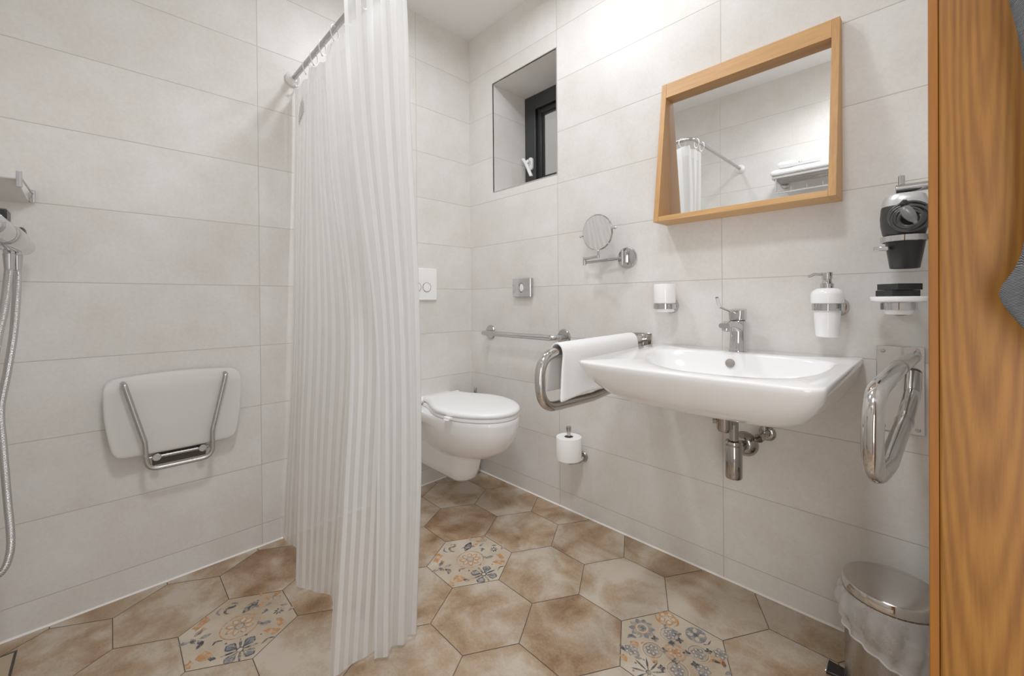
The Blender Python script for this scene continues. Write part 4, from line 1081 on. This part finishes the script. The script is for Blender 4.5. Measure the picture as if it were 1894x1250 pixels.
bm = B(); lathe(bm, [(.0385, 1.150), (.0375, 1.140), (.0290, 1.083), (.0275, 1.082), (.0255, 1.084), (.025, 1.10)], (dx-.012, dy, 0), axd*Vector((.6, 1, 1)), 44, True, False); obj('nozzle', bm, black_pl, hd, True, auto=50)
cab = B()
cable_m = simple('dark_grey_cable', (.045, .045, .047), .28)
pts = []
loops = [(.037, .002, .004), (.031, -.004, .000), (.034, .005, -.006), (.026, .000, -.004), (.021, .004, -.008), (.019, .004, -.008)]
for li, (r_, ox, oz) in enumerate(loops[:-1]):
    r2, ox2, oz2 = loops[li+1]
    for k in range(30):
        t = k/30; a = 2*PI*t + .6
        pts.append(Vector((dx+.010 + ox+(ox2-ox)*t + (r_+(r2-r_)*t)*math.cos(a), dy-.052-.006*(li+t) + .002*math.sin(a*2), 1.205 + oz+(oz2-oz)*t + (r_+(r2-r_)*t)*.93*math.sin(a))))
tube(cab, pts, .0036, 12); obj('cable', cab, cable_m, hd, True)
bm = B(); lathe(bm, [(.006, -.012), (.0105, -.008), (.0125, 0), (.0125, .012), (.009, .026), (.0045, .034), (.004, .040)], (dx+.008, dy-.078, 1.216), (.45, -.35, -.85), 26); obj('plug', bm, simple('mid_grey_plastic', (.16, .16, .16), .3), hd, True, auto=50)
bm = B(); lathe(bm, [(.006, 0), (.013, .005), (.013, .012), (.006, .018)], (dx-.006, dy-.055, 1.236), (1, 0, -.1), 18); obj('cable_clip', bm, black_pl, hd, True, auto=50)

# ------------------------------------------------------------------ pedal bin
px_, py_ = 1.903, -.200
pz = floor_z(py_)
pb = thing('pedal_bin', 'small round steel pedal bin with lid beside the doorway', 'bin', (px_, py_, pz))
bm = B(); lathe(bm, [(.0, .0), (.090, .0), (.0925, .003), (.0925, .020)], (px_, py_, pz), (0, 0, 1), 56, False, False); obj('base_ring', bm, black_pl, pb, True, auto=40)
bm = B(); lathe(bm, [(.0915, .0205), (.0915, .262), (.0935, .265), (.0935, .270), (.089, .270), (.089, .03), (0, .03)], (px_, py_, pz), (0, 0, 1), 64, False, False); obj('bin_body', bm, satin, pb, True, auto=40)
bm = B(); lathe(bm, [(.093, .273), (.0960, .273), (.0968, .276), (.0968, .292), (.0945, .2965), (.085, .2985), (.04, .3005), (0, .301)], (px_, py_, pz), (0, 0, 1), 64, False, False); obj('lid', bm, steel, pb, True, auto=50)
bm = B()
ux, uy = -.975, -.02
pd = [(px_+ux*.086, py_+uy*.086), (px_+ux*.132, py_+uy*.132)]
nx, ny = -uy, ux
hexa(bm, [(pd[0][0]+nx*.020, pd[0][1]+ny*.020, pz+.014), (pd[0][0]-nx*.020, pd[0][1]-ny*.020, pz+.014), (pd[1][0]-nx*.026, pd[1][1]-ny*.026, pz+.010), (pd[1][0]+nx*.026, pd[1][1]+ny*.026, pz+.010),
          (pd[0][0]+nx*.020, pd[0][1]+ny*.020, pz+.020), (pd[0][0]-nx*.020, pd[0][1]-ny*.020, pz+.020), (pd[1][0]-nx*.026, pd[1][1]-ny*.026, pz+.019), (pd[1][0]+nx*.026, pd[1][1]+ny*.026, pz+.019)])
ped = obj('pedal', bm, black_pl, pb, False, .003)
bm = B(); tube(bm, [(pd[1][0]+nx*.026, pd[1][1]+ny*.026, pz+.019), (pd[1][0]-nx*.026, pd[1][1]-ny*.026, pz+.019)], .0022, 8); obj('pedal_edge', bm, chrome, ped, True)
# liner bag folded over the rim
bm = B(); n = 120; rings = []
for j in range(15):
    t = j/14
    ring_ = []
    for k in range(n):
        a = 2*PI*k/n
        hang = .105 + .035*math.cos(a+.75) + .012*math.sin(a*2+2.2) + .006*mnoise.noise(Vector((math.cos(a)*2, math.sin(a)*2, 1)))
        r_ = .0965 + .010*math.sin(PI*min(t*1.2, 1)) + (.0035*mnoise.noise(Vector((math.cos(a)*9, math.sin(a)*9, t*3))) + .003*math.sin(a*17+3*t))*min(1, t*3) + .002
        ring_.append(Vector((px_ + r_*math.cos(a), py_ + r_*math.sin(a), pz + .2715 - hang*t)))
    rings.append(ring_)
loft(bm, rings, False, False)
bg = obj('bin_liner', bm, bag_m, None, True)
bm = B(); tube(bm, rings[-1], .0022, 8, closed=True); obj('rolled_edge', bm, bag_m, bg, True); tag(bg, 'thin clear plastic liner folded over the rim of the pedal bin', 'bin bag')

# ------------------------------------------------------------------ grey ribbed towel by the door
bm = B(); lay = bm.loops.layers.uv.verify()
outl = [(2.0405, 1.46), (2.0415, 1.36), (2.0455, 1.333), (2.054, 1.284), (2.0590, 1.20), (2.0590, 1.10), (2.054, 1.0485), (2.0435, 1.0285), (2.0335, 1.0105), (2.044, .990), (2.054, .974), (2.064, .955), (2.074, .93)]
VG = []
for i, (x, z) in enumerate(outl):
    row = []
    for k in range(9):
        t = k/8; xx = x + (2.135-x)*t
        yy = DY0-.066 - .010*math.sin(t*7 + z*4) - .005*math.sin(t*3)
        row.append(bm.verts.new((xx, yy, z + .035*t*(1 if z < 1.06 else .5))))
    VG.append(row)
for i in range(len(VG)-1):
    for k in range(8):
        f = bm.faces.new([VG[i][k], VG[i][k+1], VG[i+1][k+1], VG[i+1][k]])
        for l in f.loops: l[lay].uv = (l.vert.co.x*2, l.vert.co.z*4.2 - l.vert.co.x*1.6)
gt = obj('grey_towel', bm, ribbed_m, None, True, sub=1)
md = gt.modifiers.new('thick', 'SOLIDIFY'); md.thickness = .005; md.offset = 1
tag(gt, 'dark grey ribbed towel hanging against the oak door frame', 'towel')

hk2 = thing('towel_hook', 'small chrome hook on the oak door frame holding the dark grey towel', 'hook', (2.085, DY0-.012, 1.47))
bm = B(); lathe(bm, [(.017, -.001), (.017, .004), (.007, .008), (.007, .046), (.011, .050), (.011, .056), (0, .058)], (2.085, DY0-.012, 1.485), (0, -1, 0), 24); obj('peg', bm, chrome, hk2, True, auto=40)
# ------------------------------------------------------------------ towel rack seen in the mirror
tr_ = thing('towel_rack', 'chrome wall towel rack with hooks seen in the big mirror', 'towel rack', (1.5, YB, 1.8))
rx0, rx1, ryf, rz = 1.195, 1.80, YB+.225, 1.818
for y in (YB+.03, YB+.07, YB+.11, YB+.15, YB+.19):
    bm = B(); cyl(bm, (rx0+.006, y, rz), (rx1-.006, y, rz), .0055, 14); obj('rack_bar', bm, chrome, tr_, True, auto=40)
bm = B(); box(bm, rx0, rx1, ryf-.008, ryf, rz-.006, rz+.008); obj('front_rail', bm, chrome, tr_, False, .001)
for x in (rx0, rx1-.012):
    bm = B(); box(bm, x, x+.012, YB+.001, ryf-.008, rz-.006, rz+.006); obj('side_rail', bm, chrome, tr_, False, .001)
    bm = B(); lathe(bm, [(.024, 0), (.024, .006), (.016, .012)], (x+.03, YB+.0005, rz-.012), (0, 1, 0), 24); obj('wall_rosette', bm, chrome, tr_, True, auto=40)
bm = B(); hexa(bm, [(rx0+.02, ryf-.014, rz-.108), (rx1-.02, ryf-.014, rz-.108), (rx1-.02, ryf-.004, rz-.108), (rx0+.02, ryf-.004, rz-.108), (rx0+.02, ryf-.014, rz-.098), (rx1-.02, ryf-.014, rz-.098), (rx1-.02, ryf-.004, rz-.098), (rx0+.02, ryf-.004, rz-.098)])
for x in (rx0+.02, rx1-.028): box(bm, x, x+.008, ryf-.014, ryf-.005, rz-.098, rz-.006)
hr = obj('hook_rail', bm, chrome, tr_, False, .001)
for k in range(6):
    x = rx0+.11+.085*k
    bm = B(); cyl(bm, (x, ryf-.009, rz-.099), (x, ryf-.009, rz-.072), .0035, 12); obj('hook', bm, chrome, hr, True, auto=40)
def folded(x0, x1, y0, y1, z0, h, label, seed, dip=0.):
    bm = B(); N_ = 44; rings = []
    for i in range(N_+1):
        t = i/N_; x = x0 + (x1-x0)*t; e = min(1, min(t, 1-t)*16); s = math.sqrt(max(0, 1-(1-e)**2))*.9+.1
        ring_ = []
        for k in range(28):
            a = 2*PI*k/28; c_, s_ = math.cos(a), math.sin(a)
            yy = (y0+y1)/2 + (y1-y0)/2*math.copysign(abs(c_)**.35, c_)*(.94+.06*s)
            zz = z0 + h/2 + h/2*s*math.copysign(abs(s_)**.55, s_)
            if s_ > 0: zz += .006*mnoise.noise(Vector((x*9, yy*9, seed))) - dip*math.exp(-((t-.52)/.10)**2)
            ring_.append(Vector((x, yy, max(zz, z0))))
        rings.append(ring_)
    loft(bm, rings)
    o = obj('folded_towel', bm, terry_w, None, True); tag(o, label, 'towel', 'folded towels on the rack in the mirror')
folded(1.182, 1.70, YB+.02, ryf-.002, rz+.0085, .050, 'large folded white towel lying on the rack seen in the mirror', 2.)
folded(1.222, 1.475, YB+.035, ryf-.02, rz+.0655, .042, 'smaller folded white towel on top of the large one in the mirror', 7., .020)

# ------------------------------------------------------------------ ceiling lamps (above the frame)
def downlight(x, y, power, size, label, spread=PI*.95):
    t = thing('ceiling_lamp', label, 'ceiling lamp', (x, y, ZC), 'round ceiling lamps')
    bm = B(); lathe(bm, [(size/2, -.0005), (size/2+.012, -.001), (size/2+.012, -.012), (size/2, -.014)], (x, y, ZC), (0, 0, 1), 40, False, False); obj('lamp_ring', bm, chrome, t, True, auto=40)
    bm = B(); lathe(bm, [(size/2, -.004), (size/2, -.0045), (0, -.0045)], (x, y, ZC), (0, 0, 1), 40); obj('diffuser', bm, lamp_m, t, True)
    ld_ = bpy.data.lights.new('ceiling_light', 'AREA'); ld_.shape = 'DISK'; ld_.size = size; ld_.energy = power; ld_.color = (.945, .98, 1.035); ld_.spread = spread
    o = bpy.data.objects.new('ceiling_light', ld_); col.objects.link(o); o.location = (x, y, ZC-.016)
    return o
downlight(1.20, -.36, 3.6, .16, 'round ceiling lamp in front of the oak mirror')
downlight(.72, -.66, 7.6, .16, 'round ceiling lamp near the toilet')
downlight(1.66, -1.38, 9.3, .30, 'round ceiling lamp in front of the towel rack', PI*.74)
# unseen fill lights added beyond the doorway to lift walls and curtain
ld_ = bpy.data.lights.new('fill_light', 'AREA'); ld_.shape = 'RECTANGLE'; ld_.size = 1.1; ld_.size_y = 1.5; ld_.energy = 22; ld_.color = (1., .955, .89)
o = bpy.data.objects.new('fill_light', ld_); col.objects.link(o); o.location = (2.4, -2.5, .85); o.rotation_euler = Vector((.45, -.9, .05)).to_track_quat('Z', 'Y').to_euler()

ld_ = bpy.data.lights.new('fill_light', 'AREA'); ld_.shape = 'RECTANGLE'; ld_.size = .9; ld_.size_y = 1.6; ld_.energy = 2.2; ld_.color = (1., .97, .93)  # second fill added to brighten the curtain front; no such lamp stands there
o = bpy.data.objects.new('fill_light', ld_); col.objects.link(o); o.location = (2.9, -1.25, .95); o.rotation_euler = (PI/2, 0, PI/2)
w = bpy.data.worlds.new('world'); scene.world = w; w.use_nodes = True
bgN = w.node_tree.nodes['Background']; bgN.inputs[0].default_value = (.80, .82, .86, 1); bgN.inputs[1].default_value = .7

# ------------------------------------------------------------------ camera
cam = bpy.data.cameras.new('camera'); co = bpy.data.objects.new('camera', cam); col.objects.link(co)
yaw, pitch, roll, FPX, SY = 2.36937, -.00531, -.00819, 772.589, -64.311
f_ = Vector((math.cos(yaw)*math.cos(pitch), math.sin(yaw)*math.cos(pitch), math.sin(pitch)))
r0 = Vector((math.sin(yaw), -math.cos(yaw), 0)); u0 = r0.cross(f_)
r1 = r0*math.cos(roll) + u0*math.sin(roll); u1 = -r0*math.sin(roll) + u0*math.cos(roll)
M_ = Matrix((r1, u1, -f_)).transposed().to_4x4(); M_.translation = Vector((1.99042, -1.59109, 1.00683))
co.matrix_world = M_
cam.sensor_width = 36; cam.sensor_fit = 'HORIZONTAL'; cam.lens = 36*FPX/1894; cam.shift_y = SY/1894; cam.clip_start = .02
scene.camera = co

scene.view_settings.view_transform = 'Standard'
scene.view_settings.look = 'None'
scene.view_settings.exposure = 0.04
scene.view_settings.gamma = 1.32
scene.cycles.max_bounces = 14; scene.cycles.transparent_max_bounces = 16; scene.cycles.diffuse_bounces = 8; scene.cycles.glossy_bounces = 8
scene.cycles.use_denoising = True
scene.cycles.caustics_reflective = False; scene.cycles.caustics_refractive = False
